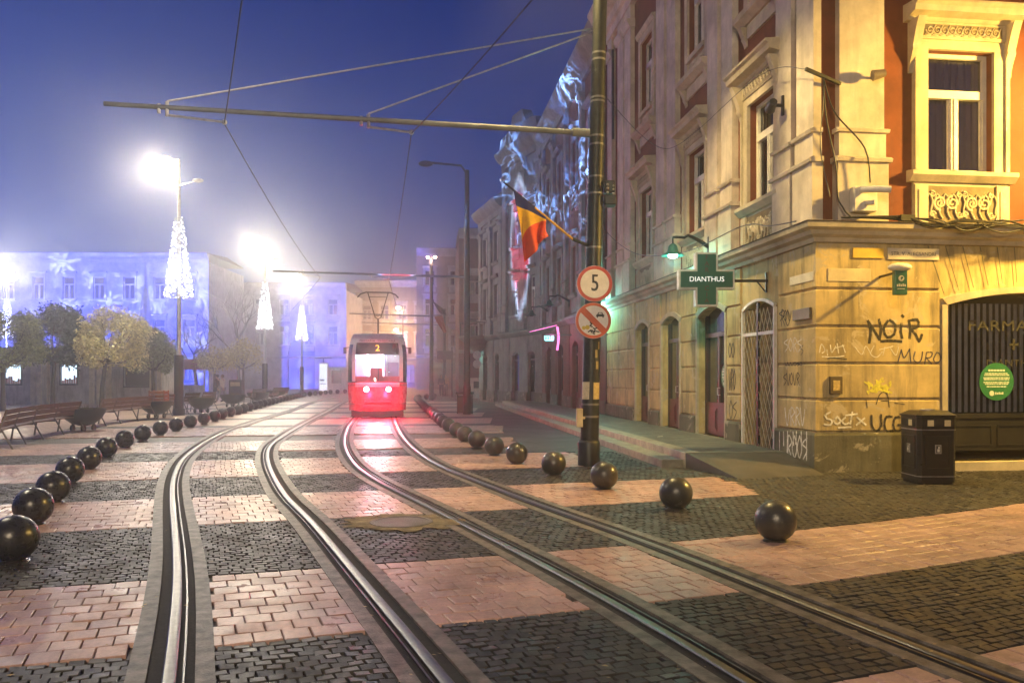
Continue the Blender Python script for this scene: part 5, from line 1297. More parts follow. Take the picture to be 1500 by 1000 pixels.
# ------------------------------------------------------------------ benches, planters, trees
M['slat'] = mat('bench_slat', (.13,.075,.04), .5, var=.4, scale=6, stretch=(1,1,5), bmp=.2); M['benchsteel'] = mat('bench_steel', (.16,.15,.14), .4, .6, bmp=0)
def bench(a, b, n, label, bend=0):
    """a, b: ends of the back; the seat lies to the left of a->b, away from the tracks"""
    a, b = Vector((a[0],a[1],0)), Vector((b[0],b[1],0)); o = thing('bench', (a+b)/2, label, 'bench', 'wooden benches with their backs to the tracks')
    u0 = (b-a).normalized(); nn = Vector((-u0.y, u0.x, 0))
    pts = [a + (b-a)*i/n + nn*bend*math.sin(math.pi*i/n) for i in range(n+1)]
    bk, st = MB(), MB(); lg = []
    for i in range(n):
        p, q = pts[i], pts[i+1]; u = (q-p).normalized(); m = Vector((-u.y, u.x, 0)); p = p + u*.01; q = q - u*.01
        for k in range(3): 
            z0 = .5 + k*.135; off = .16 - .05*k
            vs = [p+m*off+Vector((0,0,z0)), q+m*off+Vector((0,0,z0)), q+m*(off-.04)+Vector((0,0,z0+.12)), p+m*(off-.04)+Vector((0,0,z0+.12))]
            bk.add(vs + [v + m*.03 for v in vs], [(0,1,2,3),(7,6,5,4),(0,4,5,1),(1,5,6,2),(2,6,7,3),(3,7,4,0)])
        for k in range(4):
            s0 = .18 + k*.115; vs = [p+m*s0, q+m*s0, q+m*(s0+.1), p+m*(s0+.1)]
            st.add([v+Vector((0,0,.42)) for v in vs] + [v+Vector((0,0,.45)) for v in vs], [(3,2,1,0),(4,5,6,7),(0,1,5,4),(1,2,6,5),(2,3,7,6),(3,0,4,7)])
    bk.build('backrest', M['slat'], o); st.build('seat', M['slat'], o)
    for i in range(n+1):
        p = pts[i]; m = nn; mb = MB(); s = u0*(.06 if i == 0 else -.06 if i == n else 0)
        mb.tube([p+s+m*-.08, p+s+m*.12+Vector((0,0,.4)), p+s+m*.17+Vector((0,0,.5)), p+s+m*.03+Vector((0,0,.9))], .02, 6); mb.build('leg', M['benchsteel'], o)
        mb = MB(); mb.tube([p+s+m*.66, p+s+m*.6+Vector((0,0,.41)), p+s+m*.15+Vector((0,0,.41))], .025, 6); mb.build('leg', M['benchsteel'], o)
    return o
def gp(px, py): g_ = gnd(px, py); return (g_.x, g_.y)
bench(gp(12, 660), gp(122, 632), 4, 'long slatted bench nearest the camera at the left edge', .25)
bench(gp(151, 624.5), gp(228, 613.5), 3, 'slatted bench behind the eighth black ball, left of the orange crate', .15)
bench(gp(249, 609.5), gp(268, 607.5), 1, 'short slatted bench next to the base of the nearest lamp post')
bench(gp(273, 606), gp(295, 604), 1, 'short bench just right of the base of the nearest lamp post')
bench(gp(299, 603), gp(318, 601), 1, 'short bench between two wheeled planters beyond the nearest lamp post')
bench(gp(372, 592), gp(392, 590.5), 2, 'small far bench behind the wheeled planters')
bench(gp(402, 588), gp(425, 586.5), 2, 'small far bench near the third street lamp')
M['bowl'] = mat('planter_bowl', (.022,.021,.02), .45, var=.3, bmp=.1); M['soil'] = mat('soil', (.05,.04,.025), .9, var=.5, scale=20, bmp=.6)
def grass_tuft(mb, c, r, n, h, rnd):
    for k in range(n):
        a = rnd.random()*6.28; rr = r*math.sqrt(rnd.random()); b = c + Vector((rr*math.cos(a), rr*math.sin(a), 0)); t = b + Vector((rnd.uniform(-.12,.12), rnd.uniform(-.12,.12), rnd.uniform(.4,1)*h)); s = Vector((.008,.004,0)); mb.add([b-s, b+s, t], [(0,1,2)])
def planter(px, py, r, label, i):
    g_ = gnd(px, py); o = thing('wheeled_planter', g_, label, 'planter', 'black bowl planters on wheels beside the benches'); T = Matrix.Translation(g_)
    mb = MB(); mb.lathe([(.12,.16),(r*.5,.22),(r*.78,.36),(r*.93,.52),(r,.64),(r*1.03,.66),(r*.97,.66),(r*.95,.6)], 24, T, False); mb.lathe([(.01,.155),(.12,.16)], 24, T, False); mb.build('bowl', M['bowl'], o, smooth=40)
    mb = MB(); mb.lathe([(r*.95,.6),(r*.5,.63),(.02,.64)], 24, T, False); so = mb.build('soil', M['soil'], o)
    mb = MB(); grass_tuft(mb, g_+Vector((0,0,.6)), r*.8, 90, .22, random.Random(i)); mb.build('grass', mat('dry_grass', (.12,.10,.04), .8, bmp=0), so)
    for k in range(4):
        a = .5 + k*math.pi/2; c = g_ + Vector((r*.45*math.cos(a), r*.45*math.sin(a), .1)); mb = MB()
        mb.tube([c+Vector((-.03,0,0)), c+Vector((.03,0,0))], .1, 12); mb.tube([c, c+Vector((0,0,.15))], .025, 6); mb.build('wheel', M['black'], o)
    return o
planter(122, 631, .62, 'wheeled black bowl planter between the two long benches', 1)
planter(229, 612.5, .62, 'wheeled black bowl planter under the orange crate', 2)
planter(295, 604.5, .6, 'wheeled black bowl planter among the short benches right of the lamp post', 3)
planter(341, 596, .66, 'wheeled black bowl planter standing free before the walkers', 4)
planter(378, 591, .66, 'wheeled black bowl planter fifth from the camera', 5)
planter(404, 587, .66, 'farthest wheeled black bowl planter', 6)
g_ = gnd(229, 612.5); mb = MB(); cx, cy = g_.x+.1, g_.y; 
for z in (.66,.8,.94): mb.box(cx-.3,cx+.3,cy-.22,cy+.22,z,z+.11)
for sx in (-.28,.28):
    for sy in (-.2,.2): mb.box(cx+sx-.025,cx+sx+.025,cy+sy-.025,cy+sy+.025,.655,1.08)
tag(mb.build('crate', mat('crate_orange', (.42,.12,.04), .6), bevel=.01), 'orange slatted crate on top of a black bowl planter', 'crate')

def leaf_mat(nm, c):
    m, nt, b = nodes(nm); g_ = N(nt, 'ShaderNodeNewGeometry')
    r = ramp(nt, g_.outputs['Random Per Island'], [(0, mulc(c,.6)), (.5, c), (1, mulc(c, 1.5))]); L(nt, r.outputs[0], b.inputs['Base Color']); b.inputs['Roughness'].default_value = .55
    tl_ = N(nt, 'ShaderNodeBsdfTranslucent'); L(nt, r.outputs[0], tl_.inputs[0]); mx = N(nt, 'ShaderNodeMixShader'); mx.inputs[0].default_value = .3
    L(nt, b.outputs[0], mx.inputs[1]); L(nt, tl_.outputs[0], mx.inputs[2]); L(nt, mx.outputs[0], nt.nodes['Material Output'].inputs[0]); return m
M['bark'] = mat('bark', (.06,.05,.04), .85, var=.4, scale=8, bmp=.5, stretch=(3,3,.6))
def tree(px, Y, zc, rx, rz, leafm, label, seed, n=10000, tx=None, s=.085):
    rnd = random.Random(seed); x = (px-PX0)/FPX*Y; x_t = x if tx is None else (tx-PX0)/FPX*Y; p = Vector((x_t, Y, 0)); c = Vector((x, Y, zc))
    o = thing('round_tree', p, label, 'tree', 'round headed trees on the square')
    mb = MB(); fork = Vector((x_t*.7+x*.3, Y, zc - rz*.75)); mb.tube([p, p+Vector((.02,0,fork.z*.5)), fork], [.13,.1,.09], 8)
    clumps = []
    for k in range(26):
        a = rnd.random()*6.283; e = rnd.uniform(-.75,1); rr = math.sqrt(max(0,1-e*e))*rnd.uniform(.55,.9)
        q = c + Vector((rx*rr*math.cos(a), rx*rr*math.sin(a), rz*e*rnd.uniform(.7,.92))); clumps.append((q, rnd.uniform(.28,.5)*rx))
        if k < 16: mid = fork.lerp(q, .5) + Vector((rnd.uniform(-.15,.15), rnd.uniform(-.15,.15), -.1)); mb.tube([fork, mid, q], [.05,.03,.012], 5)
    mb.build('trunk', M['bark'], o, smooth=60)
    mb = MB()
    for k in range(n):
        q, r = clumps[rnd.randrange(len(clumps))]
        d = Vector((rnd.gauss(0,1), rnd.gauss(0,1), rnd.gauss(0,1))).normalized()*r*rnd.random()**.45; b = q + d
        u = Vector((rnd.gauss(0,1), rnd.gauss(0,1), rnd.gauss(0,.6)-.5)).normalized(); v = u.orthogonal().normalized(); w = u.cross(v); v = v*math.cos(k)+w*math.sin(k)
        ss = s*rnd.uniform(.6,1.3); mb.add([b, b+u*ss+v*ss*.5, b+u*ss*2, b+u*ss-v*ss*.5], [(0,1,2,3)])
    mb.build('crown', leafm, o)
LD = leaf_mat('leaf_deep', (.07,.105,.075)); LM = leaf_mat('leaf_mid', (.2,.23,.09)); LY = leaf_mat('leaf_lamplit', (.62,.57,.27)); LO = leaf_mat('leaf_ochre', (.36,.30,.09))  # yellow leaves: lamplight on the brightest crown put into their colour
tree(4, 37, 3.2, 1.7, 1.55, LM, 'drooping green tree cut by the left edge of the photo', 1)
tree(86, 40, 3.5, 1.5, 1.6, LD, 'dark bluish round tree in front of the two lit huts', 2, tx=77)
tree(166, 38, 3.3, 1.6, 1.45, LY, 'round tree lit pale yellow, brightest of the row', 3, tx=149)
tree(224, 45, 2.85, 1.35, 1.2, LM, 'olive round tree left of the nearest lamp post', 4)
tree(314, 56, 2.8, 1.35, .85, LO, 'small ochre tree right of the nearest lamp post', 5, 2600)
tree(356, 60, 3.1, 1.45, 1.25, LO, 'taller ochre tree left of the second lamp post', 6, 2600)
def bare_tree(px, Y, H, label, seed):
    rnd = random.Random(seed); p = Vector(((px-PX0)/FPX*Y, Y, 0)); o = thing('bare_tree', p, label, 'tree'); mb = MB()
    def grow(a, d, Ls, r, depth):
        b = a + d*Ls*.5 + Vector((rnd.uniform(-.1,.1)*Ls,rnd.uniform(-.1,.1)*Ls,0)); e = b + (d + Vector((rnd.uniform(-.2,.2),rnd.uniform(-.2,.2),.05))).normalized()*Ls*.5
        mb.tube([a,b,e], [r,r*.8,r*.6], 6 if depth < 2 else 4, False)
        if depth < 6:
            for k in range(3 if depth < 3 else 2): grow(e, (d + Vector((rnd.uniform(-.9,.9), rnd.uniform(-.9,.9), rnd.uniform(-.1,.5)))).normalized(), Ls*rnd.uniform(.62,.82), r*.58, depth+1)
    grow(p, Vector((0,0,1)), H*.3, .2, 0); mb.build('trunk', M['bark'], o, smooth=60)
bare_tree(352, 70, 10, 'large leafless tree spreading in front of the blue lit facade', 3)
bare_tree(288, 66, 6.5, 'small leafless tree left of the ochre trees', 8)

# ------------------------------------------------------------------ small things round the far end
q = gnd(474, 576.5); o = thing('info_totem', q, 'tall white lit information totem with a dark bar on top', 'totem'); 
mb = MB(); mb.box(q.x-.42,q.x+.42,q.y-.12,q.y+.12,.02,2.9); mb.build('body', M['white'], o); mb = MB(); mb.box(q.x-.36,q.x+.36,q.y-.135,q.y-.122,.3,2.75); mb.build('screen', emit('totem_screen', (.75,.85,1), 1.1), o); mb = MB(); mb.box(q.x-.8,q.x+.8,q.y-.15,q.y+.15,3.25,3.37); mb.box(q.x-.05,q.x+.05,q.y-.05,q.y+.05,2.9,3.25); mb.build('top_bar', M['black'], o)
mb = MB(); mb.box(q.x-.3,q.x+.1,q.y-.15,q.y-.137,1.2,1.35); mb.box(q.x-.3,q.x+.25,q.y-.15,q.y-.137,.9,.96); mb.build('print', mat('print_blue', (.2,.25,.45), .5, bmp=0), o)
q = gnd(494, 575.5); o = thing('kiosk', q, 'small white kiosk with a dark window beside the lit totem', 'kiosk')
F = Frame((q.x-.85, q.y), (1,0), (0,-1)); mb = MB(); F.panel(mb, 0, 1.7, 0, 2.4, [(.25,1.25,.95,2.2)], 0, .1); mb.quad(F.p(1.7,0,0),F.p(1.7,0,-1.5),F.p(1.7,2.4,-1.5),F.p(1.7,2.4,0)); mb.quad(F.p(0,0,0),F.p(0,0,-1.5),F.p(0,2.4,-1.5),F.p(0,2.4,0)); mb.build('wall', M['white'], o); mb = MB(); F.box(mb,-.1,1.8,2.4,2.52,-1.6,.15); mb.build('roof', M['white'], o); mb = MB(); F.box(mb,.2,1.3,.9,2.25,-.14,-.1); mb.build('pane', M['glass'], o)
q = gnd(681, 606); o = thing('street_bin', q, 'boxy dark bin standing in front of the unlit lamp mast', 'litter bin')
mb = MB(); mb.box(q.x-.3,q.x+.3,q.y-.25,q.y+.25,.06,.78); mb.build('body', M['blackplastic'], o, bevel=.03); mb = MB(); mb.box(q.x-.38,q.x+.38,q.y-.3,q.y+.3,.85,.95); mb.box(q.x-.34,q.x-.28,q.y-.04,q.y+.04,0,.85); mb.box(q.x+.28,q.x+.34,q.y-.04,q.y+.04,0,.85); mb.build('lid', M['black'], o, bevel=.01)
q = gnd(692, 583); o = thing('switch_cabinet', q, 'pale switch cabinet with a dark panel at the end of the terrace', 'cabinet')
mb = MB(); mb.box(q.x-.55,q.x+.55,q.y-.3,q.y+.3,0,1.5); mb.build('body', mat('cabinet', (.6,.52,.46), .5), o, bevel=.02); mb = MB(); mb.box(q.x+.1,q.x+.5,q.y-.34,q.y-.302,.75,1.25); mb.build('panel', M['black'], o)
q = Vector(((662-PX0)/FPX*62, 62, 0)); o = thing('street_sign', q, 'dark rectangular direction board on a thin post', 'sign')
mb = MB(); mb.tube([q, q+Vector((0,0,3.9))], .05, 8); mb.build('post', M['blackmetal'], o); mb = MB(); mb.box(q.x-1.15,q.x+.1,q.y-.1,q.y-.06,2.95,3.6); mb.build('board', mat('board', (.07,.065,.07), .6), o)
for k, (py, lab) in enumerate(((520,'upper of two small round signs at the end of the terrace'),(533,'lower of two small round signs at the end of the terrace'))):
    p = at(699, py, 50); o = thing('round_sign', p, lab, 'road sign'); F = Frame((p.x,p.y),(1,0),(0,-1)); mb = MB(); disc(mb, F, 0, p.z, .27, 0, .02, 20); mb.build('face', M['signwhite'], o); mb = MB(); mb.bar(p+Vector((0,.02,0)), p+Vector((.5,.4,0)), .03, .03); mb.build('bracket', M['blackmetal'], o)
q = gnd(346, 588); o = thing('notice_box', q, 'dark cabinet with a pale notice on the square behind the planters', 'notice board')
mb = MB(); mb.box(q.x-.4,q.x+.4,q.y-.2,q.y+.2,0,1.4); mb.build('body', M['black'], o); mb = MB(); mb.box(q.x-.3,q.x+.3,q.y-.22,q.y-.202,1.0,1.25); mb.build('notice', mat('notice', (.35,.28,.15), .7), o)

# ------------------------------------------------------------------ people
def skinned(name, pts, edges, root, matr, parent, sub=2):
    me = bpy.data.meshes.new(name); me.from_pydata([p for p, r in pts], edges, []); me.materials.append(matr)
    o = bpy.data.objects.new(name, me); COL.objects.link(o); o.parent = parent
    s = o.modifiers.new('skin', 'SKIN'); s.use_smooth_shade = True
    for i, (p, r) in enumerate(pts):
        v = me.skin_vertices[0].data[i]; v.radius = (r, r) if not isinstance(r, tuple) else r; v.use_root = (i == root)
    ss = o.modifiers.new('sub', 'SUBSURF'); ss.levels = sub; ss.render_levels = sub
    return o
M['skin'] = mat('skin', (.45,.28,.2), .6, var=.1, bmp=0)
def person(px, py, face, stride, label, coat, trousers, hair, h=1.74, swing=.25):
    q = gnd(px, py); o = thing('person', q, label, 'person', None, face); k = h/1.74; s = stride
    J = {}
    pts = []; ed = []
    def P(nm, x, y, z, r): J[nm] = len(pts); pts.append((Vector((x*k, y*k, z*k)), r*k if not isinstance(r, tuple) else (r[0]*k, r[1]*k)))
    def E(*n):
        for a, b in zip(n, n[1:]): ed.append((J[a], J[b]))
    P('pel',0,0,.95,(.15,.11)); P('wai',0,0,1.1,(.13,.1)); P('che',0,.0,1.32,(.16,.115)); P('nec',0,.01,1.47,.06); P('chin',0,.02,1.54,.062); P('hd',0,.03,1.64,(.085,.1)); P('top',0,.02,1.72,.06); E('pel','wai','che','nec','chin','hd','top')
    P('nose',0,.125,1.625,.014); E('hd','nose')
    for sd, nm in ((-1,'l'),(1,'r')):
        sw = sd*swing; st = sd*s
        P('hip'+nm, sd*.09,0,.9,.09); P('kn'+nm, sd*.1, -st*.42+.05, .5+.0*abs(st), .06); P('an'+nm, sd*.1, -st*1.0 - (.06 if st>0 else -.0), .09+(.05 if st > 0 else 0), .042); P('to'+nm, sd*.11, -st*1.0+.15, .045, .04); E('pel','hip'+nm,'kn'+nm,'an'+nm,'to'+nm)
        P('sh'+nm, sd*.19,0,1.40,.065); P('el'+nm, sd*.235, sw*.35-.03, 1.13, .048); P('wr'+nm, sd*.225, sw*.9+.05, .9, .032); P('pa'+nm, sd*.22, sw*1.05+.06, .83, (.022,.036)); E('che','sh'+nm,'el'+nm,'wr'+nm,'pa'+nm)
        for f in range(4):
            yy = sw*1.1+.03+.022*f; P(f'f{f}{nm}', sd*.222, yy, .775, .0095); P(f'g{f}{nm}', sd*.205, yy+.006, .735-(.012 if f in (1,2) else 0), .008); E('pa'+nm, f'f{f}{nm}', f'g{f}{nm}')
        P('th'+nm, sd*.2, sw*1.05+.11, .80, .01); P('tb'+nm, sd*.195, sw*1.05+.125, .765, .009); E('pa'+nm,'th'+nm,'tb'+nm)
    skinned('body', pts, ed, 0, M['skin'], o)
    def sub(names, grow, nm, mt, chain):
        idx = {n: i for i, n in enumerate(names)}; pp_ = []
        for n in names:
            p, r = pts[J[n]]; r = tuple(x+grow*k for x in r) if isinstance(r, tuple) else r + grow*k; pp_.append((p.copy(), r))
        skinned(nm, pp_, [(idx[a], idx[b]) for a, b in chain], 0, mt, o)
    sub(['pel','wai','che','shl','ell','wrl','shr','elr','wrr'], .026, 'jacket', coat, [('pel','wai'),('wai','che'),('che','shl'),('shl','ell'),('ell','wrl'),('che','shr'),('shr','elr'),('elr','wrr')])
    sub(['pel','hipl','knl','anl','hipr','knr','anr'], .02, 'trousers', trousers, [('pel','hipl'),('hipl','knl'),('knl','anl'),('pel','hipr'),('hipr','knr'),('knr','anr')])
    sub(['anl','tol'], .014, 'shoe', M['black'], [('anl','tol')]); sub(['anr','tor'], .014, 'shoe', M['black'], [('anr','tor')])
    mb = MB(); mb.sphere(Vector((0,-.005*k,1.655*k)), .105*k, 14, 10, (.95,1.05,1.05))
    mb.f = [f for f in mb.f if sum(mb.v[i][2] for i in f)/len(f) > 1.63*k - .5*min(0, sum(mb.v[i][1] for i in f)/len(f)) * -1 or sum(mb.v[i][1] for i in f)/len(f) < -.01]
    mb.f = [f for f in mb.f if not (sum(mb.v[i][1] for i in f)/len(f) > .04 and sum(mb.v[i][2] for i in f)/len(f) < 1.70*k)]
    mb.build('hair', hair, o, smooth=60, local=True)
    for sd in (-1, 1):
        mb = MB(); mb.sphere(Vector((sd*.035*k,.125*k,1.645*k)), .011*k, 8, 6); mb.build('eye', M['dark'], o, local=True)
    return o
cD, cT, cG, cW = mat('coat_dark', (.03,.03,.035), .8), mat('coat_tan', (.42,.32,.2), .8), mat('coat_grey', (.18,.17,.17), .8), mat('coat_pale', (.55,.5,.42), .8)
hB, hL = mat('hair_dark', (.03,.02,.015), .6), mat('hair_brown', (.13,.08,.04), .6)
person(318.5, 589, R(75), .3, 'person in a dark coat walking across the square, half behind a paler dressed walker', cD, cD, hB)
person(326, 589.5, R(80), .33, 'person in a pale jacket and light trousers walking across the square', cW, mat('jeans_pale', (.3,.29,.3), .8), hL, 1.72)
person(646.5, 580.5, R(180), .12, 'person in dark clothes standing right of the slim lamp mast', cD, cD, hB, 1.76)
person(653, 580, R(190), .22, 'person in a tan coat next to the one in dark clothes, under the direction board', cT, cG, hL, 1.78)
person(12, 591, R(20), .1, 'dark dressed person standing by the hut at the left edge', cD, cD, hB, 1.7)
# ------------------------------------------------------------------ the tram
TP_ = at(553, 606, 30.6); tp = Vector((TP_.x, 30.6, 0)); tram = thing('tram', tp, 'red and white tram with route number 2 and glowing red lights', 'tram', None, R(9.2))
W = 1.14
def outl(z):
    """plan outline of the nose at height z: half from the middle to the side"""
    wf = 1.0 if 1.0 <= z <= 2.3 else (.965 + .035*max(0,(z-.3)/.7) if z < 1 else 1 - .16*((z-2.3)/1.0)**2)
    rk = 0 if z < 1.25 else .22*((z-1.25)/2.05)**1.5 + (0.0 if z < 3.05 else .5*((z-3.05)/.25)**2)
    rk += .06*((1.25-z)/.95)**2 if z < 1.25 else 0
    xs = [0,.2,.4,.58,.74,.86,.94,.985,1.0]
    return [(x*W*wf, rk + .62*(x**3.4)) for x in xs] + [(W*wf, y) for y in (.9,1.0,1.9,2.0,3.6,3.7,14)]
Z = [.30,.55,.9,1.08,1.22,1.38,1.42,1.9,2.45,2.58,2.86,2.92,3.05,3.18,3.28,3.30]
G = [[(-x, y) for x, y in reversed(outl(z)[1:])] + outl(z) for z in Z]
nO = len(G[0]); mid_ = nO//2
parts = {'lower_body': MB(), 'upper_shell': MB(), 'windscreen': MB(), 'display_band': MB(), 'side_window': MB()}
def cell(i, j):
    zc = (Z[j]+Z[j+1])/2; k = abs((i+.5) - mid_)  # k: steps from the middle
    if 1.40 < zc < 2.9 and k < 4: return 'windscreen' if zc < 2.5 else 'display_band'
    if 1.40 < zc < 2.86 and 5 < k < 8.6: return 'side_window'
    if 1.40 < zc < 2.86 and k > 9 and int(k-.5) % 2 == 1: return 'side_window'
    return 'lower_body' if zc < 1.22 + (.12 if k > 4 else -.04 ) else 'upper_shell'
for j in range(len(Z)-1):
    for i in range(nO-1):
        m = parts[cell(i, j)]
        m.add([(G[j][i][0],G[j][i][1],Z[j]), (G[j][i+1][0],G[j][i+1][1],Z[j]), (G[j+1][i+1][0],G[j+1][i+1][1],Z[j+1]), (G[j+1][i][0],G[j+1][i][1],Z[j+1])], [(0,1,2,3)])
top = [(x, y, Z[-1]) for x, y in G[-1]]; parts['upper_shell'].add(top, [tuple(range(len(top)))])
M['tramred'] = mat('tram_red', (.50,.008,.03), .28, var=.08, bmp=0); M['tramwhite'] = mat('tram_white', (.62,.58,.56), .3, var=.06, bmp=0); M['tramblack'] = mat('tram_black', (.02,.014,.016), .2, bmp=0)
for k, mt in (('lower_body','tramred'),('upper_shell','tramwhite'),('windscreen','pane'),('display_band','tramblack'),('side_window','glass')):
    m = parts[k]; 
    me_ = m.build(k, M[mt], tram, local=True)
    bm = bmesh.new(); bm.from_mesh(me_.data); bmesh.ops.remove_doubles(bm, verts=bm.verts, dist=.0005); bmesh.ops.recalc_face_normals(bm, faces=bm.faces); bm.to_mesh(me_.data); bm.free()
    for p_ in me_.data.polygons: p_.use_smooth = True
    me_.data.set_sharp_from_angle(angle=R(35))
    if k == 'windscreen': scr = me_
    if k == 'upper_shell': shell = me_
    if k == 'display_band': band = me_
mb = MB(); mb.box(-1.0,1.0,.35,13.8,.06,.31); mb.build('underframe', M['black'], tram, local=True)
mb = MB(); pts = [(x*1.004, y-.006) for x, y in outl(1.40)]; full = [(-x, y) for x, y in reversed(pts[1:9])] + pts[:9]
mb.tube([Vector((x, y-.01, 1.40)) for x, y in full], .018, 6); mb.build('sill_trim', M['tramblack'], tram, local=True)
Ft = Frame((0, 0), (1,0), (0,-1))
def ltext(mb, txt, size, x, z, y, sx=1):
    vs, fs = text_mesh(txt, size, 'CENTER'); mb.add([(x+sx*a, y, z+b) for a, b, _ in vs], fs)
mb = MB(); ltext(mb, '2', .33, 0, 2.70, .095, 1.1); mb.build('route_number', emit('amber_led', (1,.5,.08), 2.5), band, local=True)
mb = MB(); ltext(mb, 'PRIMARIA  TIMISOARA', .12, 0, 2.985, .165, 1.15); mb.build('lettering', M['ink'], shell, local=True)
for z in (.56, 1.27):
    mb = MB(); q_ = outl(z)[:9]; mb.tube([Vector((x*1.003, y-.004, z)) for x, y in [(-x, y) for x, y in reversed(q_[1:])] + q_], .011, 5); mb.build('panel_seam', M['tramblack'], tram, local=True)
for s in (-1, 1):
    mb = MB(); mb.tube([Vector((s*outl(z)[4][0]*1.002, outl(z)[4][1]-.004, z)) for z in (.34,.56,.8,1.0,1.22)], .009, 5); mb.build('panel_seam', M['tramblack'], tram, local=True)
mb = MB(); mb.tube([(0,.15,.42),(0,-.22,.42)], .07, 10); mb.box(-.13,.13,-.3,-.2,.34,.5); mb.build('coupler', M['black'], tram, local=True)
# inside
mb = MB(); mb.box(-1.02,1.02,.75,13.6,.62,.68); mb.box(-1.0,1.0,2.9,2.95,.68,2.8); mb.box(-1.02,1.02,.75,13.6,2.86,2.88); mb.box(-1.02,-.35,3.0,3.05,.68,2.85); mb.box(.35,1.02,3.0,3.05,.68,2.85); mb.box(-.349,.349,3.02,3.05,.68,2.85)
mb.build('interior', mat('tram_inside', (.6,.6,.62), .6, bmp=0), tram, local=True)
mb = MB(); mb.box(-.98,.98,.62,1.0,1.3,1.62); mb.box(-.3,.2,1.3,1.6,1.5,1.95); mb.build('dashboard', mat('dash_red', (.4,.04,.05), .5, bmp=0), tram, local=True)
mb = MB(); mb.box(-.92,-.45,2.4,2.5,1.6,2.35); mb.box(.25,.32,1.8,2.8,1.6,2.6); mb.box(.4,.85,2.5,2.6,1.5,2.2); mb.box(-.25,.1,2.8,2.88,1.6,2.2); mb.build('seat', mat('seat_purple', (.16,.1,.2), .7, bmp=0), tram, local=True)
mb = MB(); 
for x in (-.42, .38, .05): mb.tube([(x,2.2,.7),(x,2.2,2.85)], .018, 6)
mb.build('grab_pole', M['steel'], tram, local=True)
mb = MB(); mb.box(-.85,.85,1.2,1.32,2.5,2.56); mb.build('ceiling_light', emit('tram_tube', (.85,.95,1), 26), tram, local=True)
mb = MB(); mb.tube([(.02,.3,1.42),(.03,.22,1.75),(.02,.2,1.95)], .018, 5); mb.build('wiper', M['black'], tram, local=True)
for s in (-1, 1):
    mb = MB(); mb.tube([(s*.42,.07,1.12),(s*.42,-.02,1.12)], .13, 18); lt = mb.build('tail_light', M['tramblack'], tram, local=True)
    mb = MB(); mb.sphere(Vector((s*.42,-.02,1.12)), .105, 16, 8, (1,.35,1)); mb.build('lens', emit('tail_lens', (1,.16,.18), 40), lt, local=True)
    li = bpy.data.lights.new('tail_glow', 'POINT'); li.energy = 340; li.color = (1,.01,.045); li.shadow_soft_size = .1
    lo = bpy.data.objects.new('tail_glow', li); COL.objects.link(lo); lo.parent = tram; lo.location = (s*.42, -.55, .85)
    mb = MB(); mb.tube([(s*1.1,.7,2.75),(s*1.25,.55,2.72)], .02, 5); mb.box(s*1.25-.06,s*1.25+.06,.5,.58,2.5,2.75); mb.build('mirror', M['black'], tram, local=True)
    for y in (2.2, 4.0, 9.5, 11.4):
        mb = MB(); mb.tube([(s*.66,y,.36),(s*.78,y,.36)], .33, 20); mb.build('wheel', M['blackmetal'], tram, local=True)
mb = MB(); mb.tube([(-.5,.02,.62),(.5,.02,.62)], .05, 8); mb.box(-.55,.55,.0,.06,.4,.5); mb.build('bumper', mat('bumper_dark', (.08,.01,.02), .5), tram, local=True)
mb = MB(); y = 3.2
mb.box(-.6,.6,y-.4,y+.6,3.3,3.4); mb.tube([(0,y,3.4),(0,y+.2,4.05)], .035, 8)
for s in (-1, 1): mb.tube([(0,y+.2,4.05),(s*.12,y+.1,4.12),(s*.42,y-.3,5.12)], .022, 6)
mb.tube([(-.13,y+.08,4.2),(.13,y+.08,4.2)], .018, 6); mb.tube([(-.36,y-.25,4.95),(.36,y-.25,4.95)], .015, 6)
mb.tube([(-.85,y-.3,4.92),(-.72,y-.3,5.06),(-.5,y-.3,5.14),(.5,y-.3,5.14),(.72,y-.3,5.06),(.85,y-.3,4.92)], .03, 6)
mb.build('pantograph', M['blackmetal'], tram, smooth=50, local=True)
li = bpy.data.lights.new('saloon_light', 'POINT'); li.energy = 700; li.color = (.85,.95,1); li.shadow_soft_size = .15
lo = bpy.data.objects.new('saloon_light', li); COL.objects.link(lo); lo.parent = tram; lo.location = (0, 1.9, 2.45)

# ------------------------------------------------------------------ lamps outside the frame that light the near ground and the corner
street_lamp((-13.2, 13.5, 0), 'tall street lamp of the same row, just outside the left edge of the photo', power=2400, cone=False, side=1, aim=(.35,.1,-1), cone_=110)
street_lamp((-1.8, -8.5, 0), 'tall street lamp behind the camera beside the tracks', power=7800, cone=False, side=1, h=7.5, colr=(1,.77,.5))
street_lamp((11.5, 11.9, 0), 'yellow sodium street lamp right of the photo in front of the shop', power=5800, cone=False, colr=(1,.6,.11), h=6.9, side=-1, aim=(-.8,.42,-.5), cone_=125)

